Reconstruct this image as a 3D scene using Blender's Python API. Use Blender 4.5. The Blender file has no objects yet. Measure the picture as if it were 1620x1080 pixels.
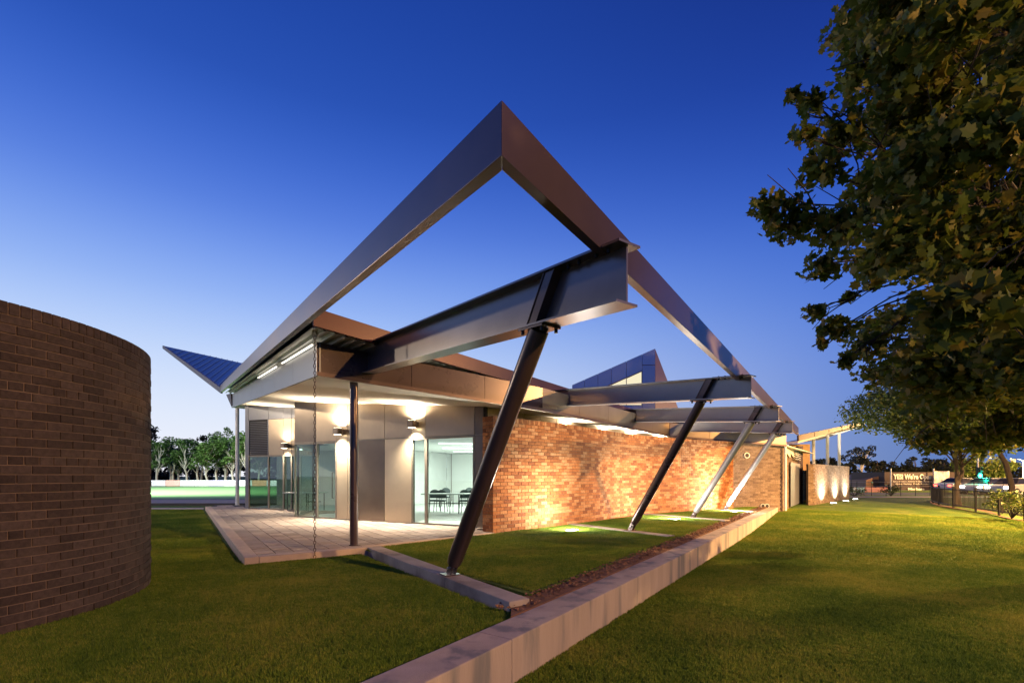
import bpy, bmesh, math, random
import numpy as np
from mathutils import Vector, Matrix, noise

random.seed(7); rng = np.random.default_rng(7)
scene = bpy.context.scene
COL = scene.collection
H = 1.45                      # eye height in metres
F = 765.0                     # focal length in pixels of a 1620 px wide picture (17 mm lens)
CX, CY = 810.0, 752.0

# ---------------------------------------------------------------- camera
cam = bpy.data.cameras.new('camera'); camo = bpy.data.objects.new('camera', cam); COL.objects.link(camo)
camo.location = (0, 0, H); camo.rotation_euler = (math.radians(90), 0, 0)
cam.sensor_width = 36; cam.lens = 17.0; cam.shift_y = (CY - 540) / 1620; cam.clip_start = 0.05; cam.clip_end = 3000
scene.camera = camo

# ---------------------------------------------------------------- view
scene.view_settings.view_transform = 'Standard'; scene.view_settings.look = 'None'
scene.view_settings.exposure = 0; scene.view_settings.gamma = 1; scene.view_settings.use_curve_mapping = False
cy = scene.cycles
cy.use_denoising = True; cy.max_bounces = 7; cy.diffuse_bounces = 3; cy.glossy_bounces = 4
cy.transparent_max_bounces = 12; cy.transmission_bounces = 4; cy.sample_clamp_indirect = 6
cy.caustics_reflective = False; cy.caustics_refractive = False

# ---------------------------------------------------------------- dusk sky
world = bpy.data.worlds.new('World'); scene.world = world; world.use_nodes = True
wn = world.node_tree.nodes; wl = world.node_tree.links; wn.clear()
tc = wn.new('ShaderNodeTexCoord'); sx = wn.new('ShaderNodeSeparateXYZ'); wl.new(tc.outputs['Generated'], sx.inputs[0])
def ramp(stops, src):
    r = wn.new('ShaderNodeValToRGB'); r.color_ramp.interpolation = 'B_SPLINE'
    e = r.color_ramp.elements
    while len(e) < len(stops): e.new(0.5)
    for k, (p, c) in enumerate(stops): e[k].position = p; e[k].color = (*c, 1)
    wl.new(src, r.inputs[0]); return r
glow = ramp([(0, (.90, .90, .96)), (.07, (.84, .88, .98)), (.2, (.58, .72, .98)), (.31, (.28, .46, .93)), (.44, (.075, .195, .76)),
             (.59, (.015, .078, .46)), (.85, (.007, .026, .22))], sx.outputs[2])
away = ramp([(0, (.09, .18, .45)), (.1, (.092, .20, .57)), (.22, (.075, .195, .69)), (.38, (.032, .125, .61)), (.52, (.013, .052, .38)),
             (.68, (.007, .024, .2)), (.9, (.005, .017, .15))], sx.outputs[2])
cmb = wn.new('ShaderNodeCombineXYZ'); wl.new(sx.outputs[0], cmb.inputs[0]); wl.new(sx.outputs[1], cmb.inputs[1])
nrm = wn.new('ShaderNodeVectorMath'); nrm.operation = 'NORMALIZE'; wl.new(cmb.outputs[0], nrm.inputs[0])
dt = wn.new('ShaderNodeVectorMath'); dt.operation = 'DOT_PRODUCT'; wl.new(nrm.outputs[0], dt.inputs[0])
dt.inputs[1].default_value = (math.sin(math.radians(-48)), math.cos(math.radians(-48)), 0)
mr = wn.new('ShaderNodeMapRange'); mr.interpolation_type = 'SMOOTHSTEP'; mr.inputs[1].default_value = -.15; mr.inputs[2].default_value = 1.02
wl.new(dt.outputs['Value'], mr.inputs[0])
mx = wn.new('ShaderNodeMix'); mx.data_type = 'RGBA'
wl.new(mr.outputs[0], mx.inputs[0]); wl.new(away.outputs[0], mx.inputs[6]); wl.new(glow.outputs[0], mx.inputs[7])
bg = wn.new('ShaderNodeBackground'); bg.inputs[1].default_value = 1.0; wl.new(mx.outputs[2], bg.inputs[0])
wo = wn.new('ShaderNodeOutputWorld'); wl.new(bg.outputs[0], wo.inputs[0])

# ================================================================ helpers
def rgb(r, g, b): # sRGB 0..255 -> linear
    f = lambda c: (c / 255 / 12.92) if c <= 10 else ((c / 255 + .055) / 1.055) ** 2.4
    return (f(r), f(g), f(b))

def G(px, py, z=0.0):         # point of the plane at height z seen at a pixel
    Y = F * (H - z) / (py - CY); return Vector(((px - CX) / F * Y, Y, z))
def Q(px, py, Y): return Vector(((px - CX) / F * Y, Y, H + (CY - py) * Y / F))

def newmat(name):
    m = bpy.data.materials.new(name); m.use_nodes = True
    nt = m.node_tree; b = nt.nodes['Principled BSDF']; return m, nt, b

def mat(name, color, rough=.5, metal=0.0, var=.15, scale=4.0, bump=0.0, bscale=60.0, stretch=None, spec=.5, rand=0.0, emit=None, estr=0.0, dirt=None, dscale=2.0, aniso=0.0):
    """procedural material: two-octave colour variation, optional stains, bump and per-object variation"""
    m, nt, b = newmat(name); N = nt.nodes; L = nt.links
    g = N.new('ShaderNodeNewGeometry')
    vec = g.outputs['Position']
    if stretch:
        mp = N.new('ShaderNodeMapping'); mp.inputs['Scale'].default_value = stretch; L.new(vec, mp.inputs[0]); vec = mp.outputs[0]
    n1 = N.new('ShaderNodeTexNoise'); n1.inputs['Scale'].default_value = scale; n1.inputs['Detail'].default_value = 7; n1.inputs['Roughness'].default_value = .62
    L.new(vec, n1.inputs['Vector'])
    r = N.new('ShaderNodeMapRange'); r.inputs[1].default_value = .3; r.inputs[2].default_value = .7
    r.inputs[3].default_value = 1 - var; r.inputs[4].default_value = 1 + var; L.new(n1.outputs[0], r.inputs[0])
    fac = r.outputs[0]
    if rand:
        oi = N.new('ShaderNodeObjectInfo')
        ad = N.new('ShaderNodeMath'); ad.operation = 'ADD'; L.new(oi.outputs['Random'], ad.inputs[0]); L.new(g.outputs['Random Per Island'], ad.inputs[1])
        fr = N.new('ShaderNodeMath'); fr.operation = 'FRACT'; L.new(ad.outputs[0], fr.inputs[0])
        r2 = N.new('ShaderNodeMapRange'); r2.inputs[3].default_value = 1 - rand; r2.inputs[4].default_value = 1 + rand; L.new(fr.outputs[0], r2.inputs[0])
        mu = N.new('ShaderNodeMath'); mu.operation = 'MULTIPLY'; L.new(fac, mu.inputs[0]); L.new(r2.outputs[0], mu.inputs[1]); fac = mu.outputs[0]
    vm = N.new('ShaderNodeVectorMath'); vm.operation = 'SCALE'; vm.inputs[0].default_value = color; L.new(fac, vm.inputs[3])
    colout = vm.outputs[0]
    if dirt:
        n3 = N.new('ShaderNodeTexNoise'); n3.inputs['Scale'].default_value = dscale; n3.inputs['Detail'].default_value = 5; L.new(vec, n3.inputs['Vector'])
        cr = N.new('ShaderNodeMapRange'); cr.inputs[1].default_value = .48; cr.inputs[2].default_value = .68; cr.interpolation_type = 'SMOOTHSTEP'; L.new(n3.outputs[0], cr.inputs[0])
        mm = N.new('ShaderNodeMix'); mm.data_type = 'RGBA'; L.new(cr.outputs[0], mm.inputs[0]); L.new(colout, mm.inputs[6]); mm.inputs[7].default_value = (*dirt, 1); colout = mm.outputs[2]
    L.new(colout, b.inputs['Base Color'])
    b.inputs['Metallic'].default_value = metal; b.inputs['Specular IOR Level'].default_value = spec
    rr = N.new('ShaderNodeMapRange'); rr.inputs[1].default_value = .3; rr.inputs[2].default_value = .7
    rr.inputs[3].default_value = max(.02, rough * .93); rr.inputs[4].default_value = min(1, rough * 1.07); L.new(n1.outputs[0], rr.inputs[0]); L.new(rr.outputs[0], b.inputs['Roughness'])
    if bump:
        n2 = N.new('ShaderNodeTexNoise'); n2.inputs['Scale'].default_value = bscale; n2.inputs['Detail'].default_value = 4; L.new(vec, n2.inputs['Vector'])
        bp = N.new('ShaderNodeBump'); bp.inputs['Strength'].default_value = bump; bp.inputs['Distance'].default_value = .02; L.new(n2.outputs[0], bp.inputs['Height']); L.new(bp.outputs[0], b.inputs['Normal'])
    if emit is not None:
        b.inputs['Emission Color'].default_value = (*emit, 1); b.inputs['Emission Strength'].default_value = estr
    return m

def emat(name, color, strength):
    m = bpy.data.materials.new(name); m.use_nodes = True; nt = m.node_tree; nt.nodes.clear()
    e = nt.nodes.new('ShaderNodeEmission'); e.inputs[0].default_value = (*color, 1); e.inputs[1].default_value = strength
    o = nt.nodes.new('ShaderNodeOutputMaterial'); nt.links.new(e.outputs[0], o.inputs[0]); return m

def glassmat(name, tint=(.86, .95, .92), refl=1.0):
    m = bpy.data.materials.new(name); m.use_nodes = True; nt = m.node_tree; nt.nodes.clear(); N = nt.nodes
    t = N.new('ShaderNodeBsdfTransparent'); t.inputs[0].default_value = (*tint, 1)
    g = N.new('ShaderNodeBsdfGlossy'); g.inputs['Roughness'].default_value = .01; g.inputs['Color'].default_value = (.95, 1, .98, 1)
    lw_ = N.new('ShaderNodeLayerWeight'); lw_.inputs[0].default_value = .5; p_ = N.new('ShaderNodeMath'); p_.operation = 'POWER'; nt.links.new(lw_.outputs['Facing'], p_.inputs[0]); p_.inputs[1].default_value = 4
    fr = N.new('ShaderNodeMath'); fr.operation = 'MULTIPLY_ADD'; nt.links.new(p_.outputs[0], fr.inputs[0]); fr.inputs[1].default_value = .6; fr.inputs[2].default_value = .045
    mu = N.new('ShaderNodeMath'); mu.operation = 'MULTIPLY'; mu.use_clamp = True; nt.links.new(fr.outputs[0], mu.inputs[0]); mu.inputs[1].default_value = refl
    mi = N.new('ShaderNodeMixShader'); nt.links.new(mu.outputs[0], mi.inputs[0]); nt.links.new(t.outputs[0], mi.inputs[1]); nt.links.new(g.outputs[0], mi.inputs[2])
    o = N.new('ShaderNodeOutputMaterial'); nt.links.new(mi.outputs[0], o.inputs[0]); return m

class MB:
    """collects shapes for one mesh"""
    def __init__(s): s.v = []; s.f = []
    def add(s, vs, fs):
        n = len(s.v); s.v += [tuple(v) for v in vs]; s.f += [tuple(i + n for i in f) for f in fs]; return s
    def hexa(s, b4, t4):
        return s.add(list(b4) + list(t4), [(3, 2, 1, 0), (4, 5, 6, 7), (0, 1, 5, 4), (1, 2, 6, 5), (2, 3, 7, 6), (3, 0, 4, 7)])
    def box(s, c, size, rz=0.0):
        hx, hy, hz = size[0] / 2, size[1] / 2, size[2] / 2; ca, sa = math.cos(rz), math.sin(rz)
        p = lambda x, y, z: (c[0] + x * ca - y * sa, c[1] + x * sa + y * ca, c[2] + z)
        return s.hexa([p(-hx, -hy, -hz), p(hx, -hy, -hz), p(hx, hy, -hz), p(-hx, hy, -hz)], [p(-hx, -hy, hz), p(hx, -hy, hz), p(hx, hy, hz), p(-hx, hy, hz)])
    def bar(s, a, b, w, h, up=(0, 0, 1)):          # box from a to b, width w, height h centred
        a, b = Vector(a), Vector(b); d = (b - a).normalized(); up = Vector(up)
        x = d.cross(up)
        if x.length < 1e-4: x = d.cross(Vector((1, 0, 0)))
        x.normalize(); y = x.cross(d).normalized()
        o = [(-w / 2, -h / 2), (w / 2, -h / 2), (w / 2, h / 2), (-w / 2, h / 2)]
        return s.hexa([a + x * i + y * j for i, j in o], [b + x * i + y * j for i, j in o])
    def tube(s, pts, rad, n=12, caps=True):
        pts = [Vector(p) for p in pts]; rad = rad if isinstance(rad, (list, tuple)) else [rad] * len(pts); base = len(s.v)
        x = None
        for i, p in enumerate(pts):
            d = (pts[min(i + 1, len(pts) - 1)] - pts[max(i - 1, 0)]).normalized()
            if x is None: x = d.cross(Vector((.3, .9, .21))).normalized()
            x = (x - d * x.dot(d)).normalized(); y = d.cross(x)
            for k in range(n):
                a = 2 * math.pi * k / n; s.v.append(tuple(p + (x * math.cos(a) + y * math.sin(a)) * rad[i]))
        for i in range(len(pts) - 1):
            for k in range(n):
                a, b = base + i * n + k, base + i * n + (k + 1) % n; s.f.append((a, b, b + n, a + n))
        if caps: s.f.append(tuple(base + k for k in range(n))[::-1]); s.f.append(tuple(base + (len(pts) - 1) * n + k for k in range(n)))
        return s
    def prism(s, poly, zf0, zf1):                   # plan polygon between two height functions
        f0 = zf0 if callable(zf0) else (lambda x, y: zf0); f1 = zf1 if callable(zf1) else (lambda x, y: zf1)
        n = len(poly); s.add([(x, y, f0(x, y)) for x, y in poly] + [(x, y, f1(x, y)) for x, y in poly],
            [tuple(range(n))[::-1], tuple(range(n, 2 * n))] + [(i, (i + 1) % n, n + (i + 1) % n, n + i) for i in range(n)]); return s
    def extr(s, poly, vec):                         # 3-D polygon pushed along vec
        n = len(poly); vec = Vector(vec); P = [Vector(p) for p in poly]
        return s.add(P + [p + vec for p in P], [tuple(range(n))[::-1], tuple(range(n, 2 * n))] + [(i, (i + 1) % n, n + (i + 1) % n, n + i) for i in range(n)])

def tag(o, label=None, cat=None, group=None, kind=None):
    if label: o['label'] = label
    if cat: o['category'] = cat
    if group: o['group'] = group
    if kind: o['kind'] = kind
    return o

def thing(name, label, cat, loc=(0, 0, 0), rz=0.0, group=None):
    o = bpy.data.objects.new(name, None); COL.objects.link(o); o.location = loc; o.rotation_euler = (0, 0, rz); o.empty_display_size = .2
    return tag(o, label, cat, group)

def obj(name, mb, m, parent=None, local=False, smooth=False, bevel=0.0, kind=None, data=None, fixn=True):
    """one mesh object. Without local the shape is given in world coordinates."""
    root = parent
    while root is not None and root.parent is not None: root = root.parent
    if data is None:
        me = bpy.data.meshes.new(name); v = np.array(mb.v, dtype=float)
        loc = Vector((0, 0, 0))
        if parent is None and not local:
            lo, hi = v.min(0), v.max(0); loc = Vector(((lo[0] + hi[0]) / 2, (lo[1] + hi[1]) / 2, lo[2])); v = v - np.array(loc)
        elif parent is not None and not local: v = v - np.array(root.location)
        me.from_pydata(v.tolist(), [], mb.f)
        if fixn:
            bm = bmesh.new(); bm.from_mesh(me); bmesh.ops.recalc_face_normals(bm, faces=bm.faces)
            if bevel:
                bmesh.ops.bevel(bm, geom=[e for e in bm.edges if len(e.link_faces) == 2 and e.calc_face_angle(0) > .5], offset=bevel, segments=2, affect='EDGES', profile=.6)
            bm.to_mesh(me); bm.free()
        if m is not None: me.materials.append(m)
        if smooth:
            me.polygons.foreach_set('use_smooth', [True] * len(me.polygons))
            if hasattr(me, 'set_sharp_from_angle'): me.set_sharp_from_angle(angle=math.radians(40))
    else: me, loc = data, Vector((0, 0, 0))
    o = bpy.data.objects.new(name, me); COL.objects.link(o)
    if parent is not None: o.parent = parent
    elif not local: o.location = loc
    if kind: o['kind'] = kind
    return o

def kids(o, _c={}):
    return [c for c in bpy.data.objects if c.parent is o]
def copy_tree(o, parent=None, table=None):
    if table is None:
        table = {}
        for c in bpy.data.objects:
            if c.parent is not None: table.setdefault(c.parent.name, []).append(c)
    c = o.copy(); COL.objects.link(c); c.parent = parent
    for ch in table.get(o.name, []): copy_tree(ch, c, table)
    return c

def spot(name, loc, target, power, color, size=80, blend=.6, radius=.05, parent=None):
    l = bpy.data.lights.new(name, 'SPOT'); l.energy = power; l.color = color; l.spot_size = math.radians(size); l.spot_blend = blend; l.shadow_soft_size = radius
    o = bpy.data.objects.new(name, l); COL.objects.link(o)
    d = (Vector(target) - Vector(loc)); o.rotation_euler = d.to_track_quat('-Z', 'Y').to_euler()
    if parent is not None: o.parent = parent; o.location = Vector(loc) - parent.location
    else: o.location = loc
    return o
def plamp(name, loc, power, color, radius=.1, parent=None):
    l = bpy.data.lights.new(name, 'POINT'); l.energy = power; l.color = color; l.shadow_soft_size = radius
    o = bpy.data.objects.new(name, l); COL.objects.link(o)
    if parent is not None: o.parent = parent; o.location = Vector(loc) - parent.location
    else: o.location = loc
    return o

# ---------------------------------------------------------------- directions of the plan
R = Vector((.5635, .826, 0)); L = Vector((-.566, .824, 0)); NL = Vector((-.826, .5635, 0))
APEX = Vector((-.06, 2.84, 0))
def dist(x, y): return (x - APEX.x) * NL.x + (y - APEX.y) * NL.y
def zroof(x, y): return 3.33 + .09 * dist(x, y)
def zsoff(x, y): return 2.72 + .087 * dist(x, y)
def AB(a, b, z=0): return Vector((APEX.x + R.x * a + L.x * b, APEX.y + R.y * a + L.y * b, z))

# ---------------------------------------------------------------- materials
WARM = (1.0, .72, .42); SODIUM = (1.0, .56, .20); COOL = (.95, 1.0, .93)
M = {}
M['beam'] = mat('beam_grey_paint', (.17, .155, .17), rough=.30, metal=.6, var=.10, scale=1.3)
M['steel'] = mat('steel_brown_paint', (.095, .065, .062), rough=.28, metal=.45, var=.10, scale=1.3)
M['fascia'] = mat('fascia_paint', (.135, .09, .082), rough=.33, metal=.58, var=.14, scale=.9, spec=.6)
M['beam_lit'] = mat('beam_paint_lit', (.30, .285, .28), rough=.32, metal=.5, var=.1, scale=1.3)  # lighter copy of the beam paint; light on farther steel put into colour
M['maroon'] = mat('maroon_flashing', (.085, .030, .024), rough=.36, metal=.25, var=.12, scale=1.5)
M['bronze'] = mat('bronze_panel', (.38, .295, .205), rough=.31, metal=.75, var=.07, scale=2)
M['gold'] = mat('champagne_panel', (.54, .44, .30), rough=.36, metal=.65, var=.06, scale=2)
M['darkpanel'] = mat('dark_bronze_panel', (.17, .135, .105), rough=.30, metal=.7, var=.1, scale=2)
M['zinc'] = mat('zinc_panel', (.17, .175, .20), rough=.40, metal=.25, var=.08, scale=1.4, spec=.4)
M['cool'] = mat('cool_metal_panel', (.26, .29, .38), rough=.25, metal=.85, var=.08, scale=1.4)
M['backing'] = mat('panel_backing', (.03, .028, .026), rough=.8)
M['mullion'] = mat('window_frame_metal', (.22, .19, .155), rough=.4, metal=.6, var=.1)
M['soffit'] = mat('soffit_board', (.82, .74, .62), rough=.7, var=.05, scale=1.5)
M['deck'] = mat('ribbed_metal_deck', (.72, .70, .64), rough=.45, metal=.1, var=.08)
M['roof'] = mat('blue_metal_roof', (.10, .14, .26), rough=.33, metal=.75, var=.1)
M['white'] = mat('white_plaster', (.80, .81, .78), rough=.8, var=.03)
M['floor'] = mat('pale_floor', (.55, .56, .53), rough=.35, var=.05)
M['glass'] = glassmat('window_glass', (.90, .97, .94), 1.0)
M['darkglass'] = glassmat('tinted_glass', (.45, .56, .50), 2.6)
M['mortar'] = mat('dark_mortar', (.19, .13, .10), rough=.95, var=.2, bump=.3, bscale=90)
M['mortar2'] = mat('raked_mortar', (.15, .085, .05), rough=.95, var=.2, bump=.3, bscale=90)  # colour darkened to carry the shadow in the raked joints
def brickmat(name, c1, c2, c3, rough=.85):
    m, nt, b = newmat(name); N = nt.nodes; Lk = nt.links
    g = N.new('ShaderNodeNewGeometry'); oi = N.new('ShaderNodeObjectInfo')
    ad = N.new('ShaderNodeMath'); ad.operation = 'ADD'; Lk.new(oi.outputs['Random'], ad.inputs[0]); Lk.new(g.outputs['Random Per Island'], ad.inputs[1])
    fr = N.new('ShaderNodeMath'); fr.operation = 'FRACT'; Lk.new(ad.outputs[0], fr.inputs[0])
    r = N.new('ShaderNodeValToRGB'); e = r.color_ramp.elements; e[0].color = (*c1, 1); e[1].color = (*c3, 1); e.new(.45).color = (*c2, 1); Lk.new(fr.outputs[0], r.inputs[0])
    n = N.new('ShaderNodeTexNoise'); n.inputs['Scale'].default_value = 22; n.inputs['Detail'].default_value = 8; n.inputs['Roughness'].default_value = .7; Lk.new(g.outputs['Position'], n.inputs['Vector'])
    mr_ = N.new('ShaderNodeMapRange'); mr_.inputs[1].default_value = .3; mr_.inputs[2].default_value = .7; mr_.inputs[3].default_value = .62; mr_.inputs[4].default_value = 1.35; Lk.new(n.outputs[0], mr_.inputs[0])
    v = N.new('ShaderNodeVectorMath'); v.operation = 'SCALE'; Lk.new(r.outputs[0], v.inputs[0]); Lk.new(mr_.outputs[0], v.inputs[3]); Lk.new(v.outputs[0], b.inputs['Base Color'])
    b.inputs['Roughness'].default_value = rough; b.inputs['Specular IOR Level'].default_value = .25
    n2 = N.new('ShaderNodeTexNoise'); n2.inputs['Scale'].default_value = 120; n2.inputs['Detail'].default_value = 5; Lk.new(g.outputs['Position'], n2.inputs['Vector'])
    bp = N.new('ShaderNodeBump'); bp.inputs['Strength'].default_value = .5; bp.inputs['Distance'].default_value = .006; Lk.new(n2.outputs[0], bp.inputs['Height']); Lk.new(bp.outputs[0], b.inputs['Normal'])
    return m
M['brick_dark'] = brickmat('dark_brick', (.050, .034, .028), (.068, .047, .038), (.092, .064, .052))
M['brick_red'] = brickmat('recycled_red_brick', (.20, .065, .022), (.34, .122, .036), (.44, .21, .085))
M['brick_grey'] = brickmat('grey_brown_brick', (.15, .10, .07), (.22, .15, .10), (.28, .20, .14))
M['concrete'] = mat('weathered_concrete', (.36, .30, .25), rough=.85, var=.18, scale=3, bump=.25, bscale=70, dirt=(.20, .155, .13), dscale=1.6)
M['concrete_wall'] = mat('stained_concrete', (.42, .34, .28), rough=.85, var=.16, scale=2.0, bump=.3, bscale=70, stretch=(1.6, 1.6, .22), dirt=(.20, .19, .185), dscale=2.2)
M['curb'] = mat('pale_concrete_curb', (.50, .38, .29), rough=.85, var=.12, scale=5, bump=.2, bscale=80)
M['paver'] = mat('terrace_paver', (.36, .28, .225), rough=.8, var=.16, scale=9, bump=.25, bscale=110, rand=.22)
M['joint'] = mat('paver_joint', (.05, .04, .035), rough=.95)
M['soil'] = mat('bare_soil', (.17, .085, .045), rough=1, var=.35, scale=9, bump=.6, bscale=40)
M['asphalt'] = mat('asphalt', (.05, .047, .045), rough=.85, var=.2, scale=6, bump=.2)
M['path'] = mat('concrete_path', (.38, .31, .26), rough=.85, var=.12)
M['grass_field'] = mat('mown_sports_turf', (.20, .38, .14), rough=.9, var=.12, scale=.5)
def grassmat(name, c1, c2, c3, blade=False):
    m, nt, b = newmat(name); N = nt.nodes; Lk = nt.links
    g = N.new('ShaderNodeNewGeometry')
    n1 = N.new('ShaderNodeTexNoise'); n1.inputs['Scale'].default_value = .55; n1.inputs['Detail'].default_value = 6; n1.inputs['Roughness'].default_value = .65; Lk.new(g.outputs['Position'], n1.inputs['Vector'])
    n2 = N.new('ShaderNodeTexNoise'); n2.inputs['Scale'].default_value = 14 if not blade else 9; n2.inputs['Detail'].default_value = 9; n2.inputs['Roughness'].default_value = .8; Lk.new(g.outputs['Position'], n2.inputs['Vector'])
    a = N.new('ShaderNodeMath'); a.operation = 'MULTIPLY_ADD'; Lk.new(n2.outputs[0], a.inputs[0]); a.inputs[1].default_value = .75; Lk.new(n1.outputs[0], a.inputs[2])
    if blade:
        oi = N.new('ShaderNodeObjectInfo')
        a2 = N.new('ShaderNodeMath'); a2.operation = 'MULTIPLY_ADD'; Lk.new(g.outputs['Random Per Island'], a2.inputs[0]); a2.inputs[1].default_value = .35; Lk.new(a.outputs[0], a2.inputs[2]); a = a2
    off = .875 if not blade else 1.05
    r0 = N.new('ShaderNodeMapRange'); r0.inputs[1].default_value = off - .22; r0.inputs[2].default_value = off + .22; Lk.new(a.outputs[0], r0.inputs[0])
    r = N.new('ShaderNodeValToRGB'); e = r.color_ramp.elements; e[0].color = (*c1, 1); e[1].color = (*c3, 1); e.new(.5).color = (*c2, 1); Lk.new(r0.outputs[0], r.inputs[0])
    Lk.new(r.outputs[0], b.inputs['Base Color']); b.inputs['Roughness'].default_value = .75; b.inputs['Specular IOR Level'].default_value = .2
    if not blade:
        n3 = N.new('ShaderNodeTexNoise'); n3.inputs['Scale'].default_value = 55; n3.inputs['Detail'].default_value = 5; Lk.new(g.outputs['Position'], n3.inputs['Vector'])
        bp = N.new('ShaderNodeBump'); bp.inputs['Strength'].default_value = 1; bp.inputs['Distance'].default_value = .05; Lk.new(n3.outputs[0], bp.inputs['Height']); Lk.new(bp.outputs[0], b.inputs['Normal'])
    return m
M['lawn'] = grassmat('lawn_ground', (.045, .095, .010), (.09, .15, .015), (.19, .21, .032))
M['blade'] = grassmat('grass_blade', (.062, .125, .012), (.13, .205, .018), (.29, .29, .045), True)
def leafmat(name, c1, c2, c3, trans=.25):
    m, nt, b = newmat(name); N = nt.nodes; Lk = nt.links
    g = N.new('ShaderNodeNewGeometry'); oi = N.new('ShaderNodeObjectInfo')
    ad = N.new('ShaderNodeMath'); ad.operation = 'ADD'; Lk.new(oi.outputs['Random'], ad.inputs[0]); Lk.new(g.outputs['Random Per Island'], ad.inputs[1])
    fr = N.new('ShaderNodeMath'); fr.operation = 'FRACT'; Lk.new(ad.outputs[0], fr.inputs[0])
    r = N.new('ShaderNodeValToRGB'); e = r.color_ramp.elements; e[0].color = (*c1, 1); e[1].color = (*c3, 1); e.new(.6).color = (*c2, 1); Lk.new(fr.outputs[0], r.inputs[0])
    Lk.new(r.outputs[0], b.inputs['Base Color']); b.inputs['Roughness'].default_value = .55; b.inputs['Specular IOR Level'].default_value = .3
    t = N.new('ShaderNodeBsdfTranslucent'); Lk.new(r.outputs[0], t.inputs[0]); mi = N.new('ShaderNodeMixShader'); mi.inputs[0].default_value = trans
    Lk.new(b.outputs[0], mi.inputs[1]); Lk.new(t.outputs[0], mi.inputs[2]); Lk.new(mi.outputs[0], N['Material Output'].inputs[0]); return m
M['leaf'] = leafmat('maple_leaf', (.055, .085, .010), (.11, .14, .018), (.23, .17, .03), .45)
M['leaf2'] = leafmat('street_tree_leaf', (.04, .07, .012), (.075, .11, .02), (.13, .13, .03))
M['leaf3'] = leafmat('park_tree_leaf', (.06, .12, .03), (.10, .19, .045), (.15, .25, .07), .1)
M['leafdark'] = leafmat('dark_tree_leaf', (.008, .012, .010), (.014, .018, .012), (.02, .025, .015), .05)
M['bark'] = mat('bark', (.055, .04, .03), rough=.95, var=.3, scale=8, bump=.6, bscale=30)
M['palebark'] = mat('pale_gum_bark', (.50, .46, .38), rough=.85, var=.2, scale=5, bump=.2)
M['lampbody'] = mat('lamp_body_metal', (.20, .16, .13), rough=.4, metal=.5)
M['black'] = mat('black_metal', (.015, .014, .014), rough=.45, metal=.3)
M['galv'] = mat('galvanised_steel', (.55, .52, .48), rough=.4, metal=.7, var=.15)
M['whitepost'] = mat('white_post_paint', (.75, .72, .68), rough=.5, var=.05)
M['chair'] = mat('dark_chair_fabric', (.07, .085, .085), rough=.8)
M['tabletop'] = mat('table_laminate', (.45, .47, .44), rough=.4)
M['chain'] = mat('rusty_chain', (.11, .06, .04), rough=.6, metal=.6, var=.3, scale=30)
M['lens_warm'] = emat('warm_lamp_lens', (1, .86, .62), 14)
M['lens_cool'] = emat('ground_light_lens', (.88, 1, .92), 22)
M['tube'] = emat('ceiling_tube', (.93, 1, .95), 3.0)
M['lamp_orange'] = emat('sodium_lens', (1, .55, .16), 3.5)
M['green_signal'] = emat('green_signal_lens', (.02, 1, .62), 45)
M['headlamp'] = emat('headlamp_lens', (1, .95, .85), 25)
M['taillamp'] = emat('taillamp_lens', (1, .06, .03), 14)
M['litwin'] = emat('lit_clerestory', (1.0, .90, .62), .95)
M['chalk'] = mat('sign_paint_pale', (.80, .72, .62), rough=.7)
M['signboard'] = mat('sign_board_lit', (.05, .032, .028), rough=.6, emit=(.5, .2, .12), estr=.05)  # faint warm emission painted in for lamplight falling on the boards

# ================================================================ ground
RW0 = Vector((.407, 4.75, 0))                       # outer top line of the retaining wall, direction R
def rw(u, off=0.0, z=0.0): return Vector((RW0.x + R.x * u + NL.x * off, RW0.y + R.y * u + NL.y * off, z))
def zlawn(x, y):
    t = max(0.0, min(1.0, (y - 13) / 12)); t = t * t * (3 - 2 * t)
    return -.36 + .25 * t
# upper ground, behind the retaining wall
far_u = 21.6
mb = MB().add([rw(-9, .1, 0), rw(far_u, .1, 0), (60, 900, -.02), (-900, 900, -.02), (-900, -60, -.02), (-9, -6, 0)], [(0, 1, 2, 3, 4, 5)])
# finer sheet so that the two height levels join at the end of the wall
ground = MB(); ground.add([(-900, -200, -.012), rw(-40, .12, -.012), rw(far_u, .12, -.012), (13.2, 24, -.07), (16.6, 30, -.12), (30, 900, -.12), (-900, 900, -.12)], [(0, 1, 2, 3, 4, 5, 6)])
tag(obj('lawn_ground_upper', ground, M['lawn']), kind='structure')
lw = MB(); nU, nV = 40, 26
us = np.concatenate([np.linspace(-40, 24, 33), np.array([30, 40, 60, 120, 300, 900])]); vs = np.concatenate([np.linspace(0, 16, 9), np.array([24, 40, 80, 200, 900])])
for u in us:
    for v in vs:
        p = rw(u, .1 if v == 0 else -v)
        lw.v.append((p.x, p.y, zlawn(p.x, p.y) if p.y < 30 else -.11 - min(.25, (p.y - 30) * .008)))
for i in range(len(us) - 1):
    for j in range(len(vs) - 1):
        a = i * len(vs) + j; lw.f.append((a, a + 1, a + 1 + len(vs), a + len(vs)))
tag(obj('lawn_ground_lower', lw, M['lawn'], smooth=True), kind='structure')
# raised lawn between the footings
zin = .07
inner = MB().prism([tuple(rw(.6, .66)[:2]), tuple(rw(21.4, .66)[:2]), (9.8, 20.9), (5.2, 17.6), (1.2, 13.4), (-.7, 11.5), (-2.7, 9.2)], -.01, zin)
tag(obj('lawn_ground_between_footings', inner, M['lawn']), kind='structure')
soil = MB(); 
tag(obj('soil_bed', MB().prism([tuple(rw(-.2, .372)[:2]), tuple(rw(21.4, .372)[:2]), tuple(rw(21.4, .70)[:2]), tuple(rw(.3, .70)[:2])], -.01, zin + .004 - .02), M['soil']), kind='structure')

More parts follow.
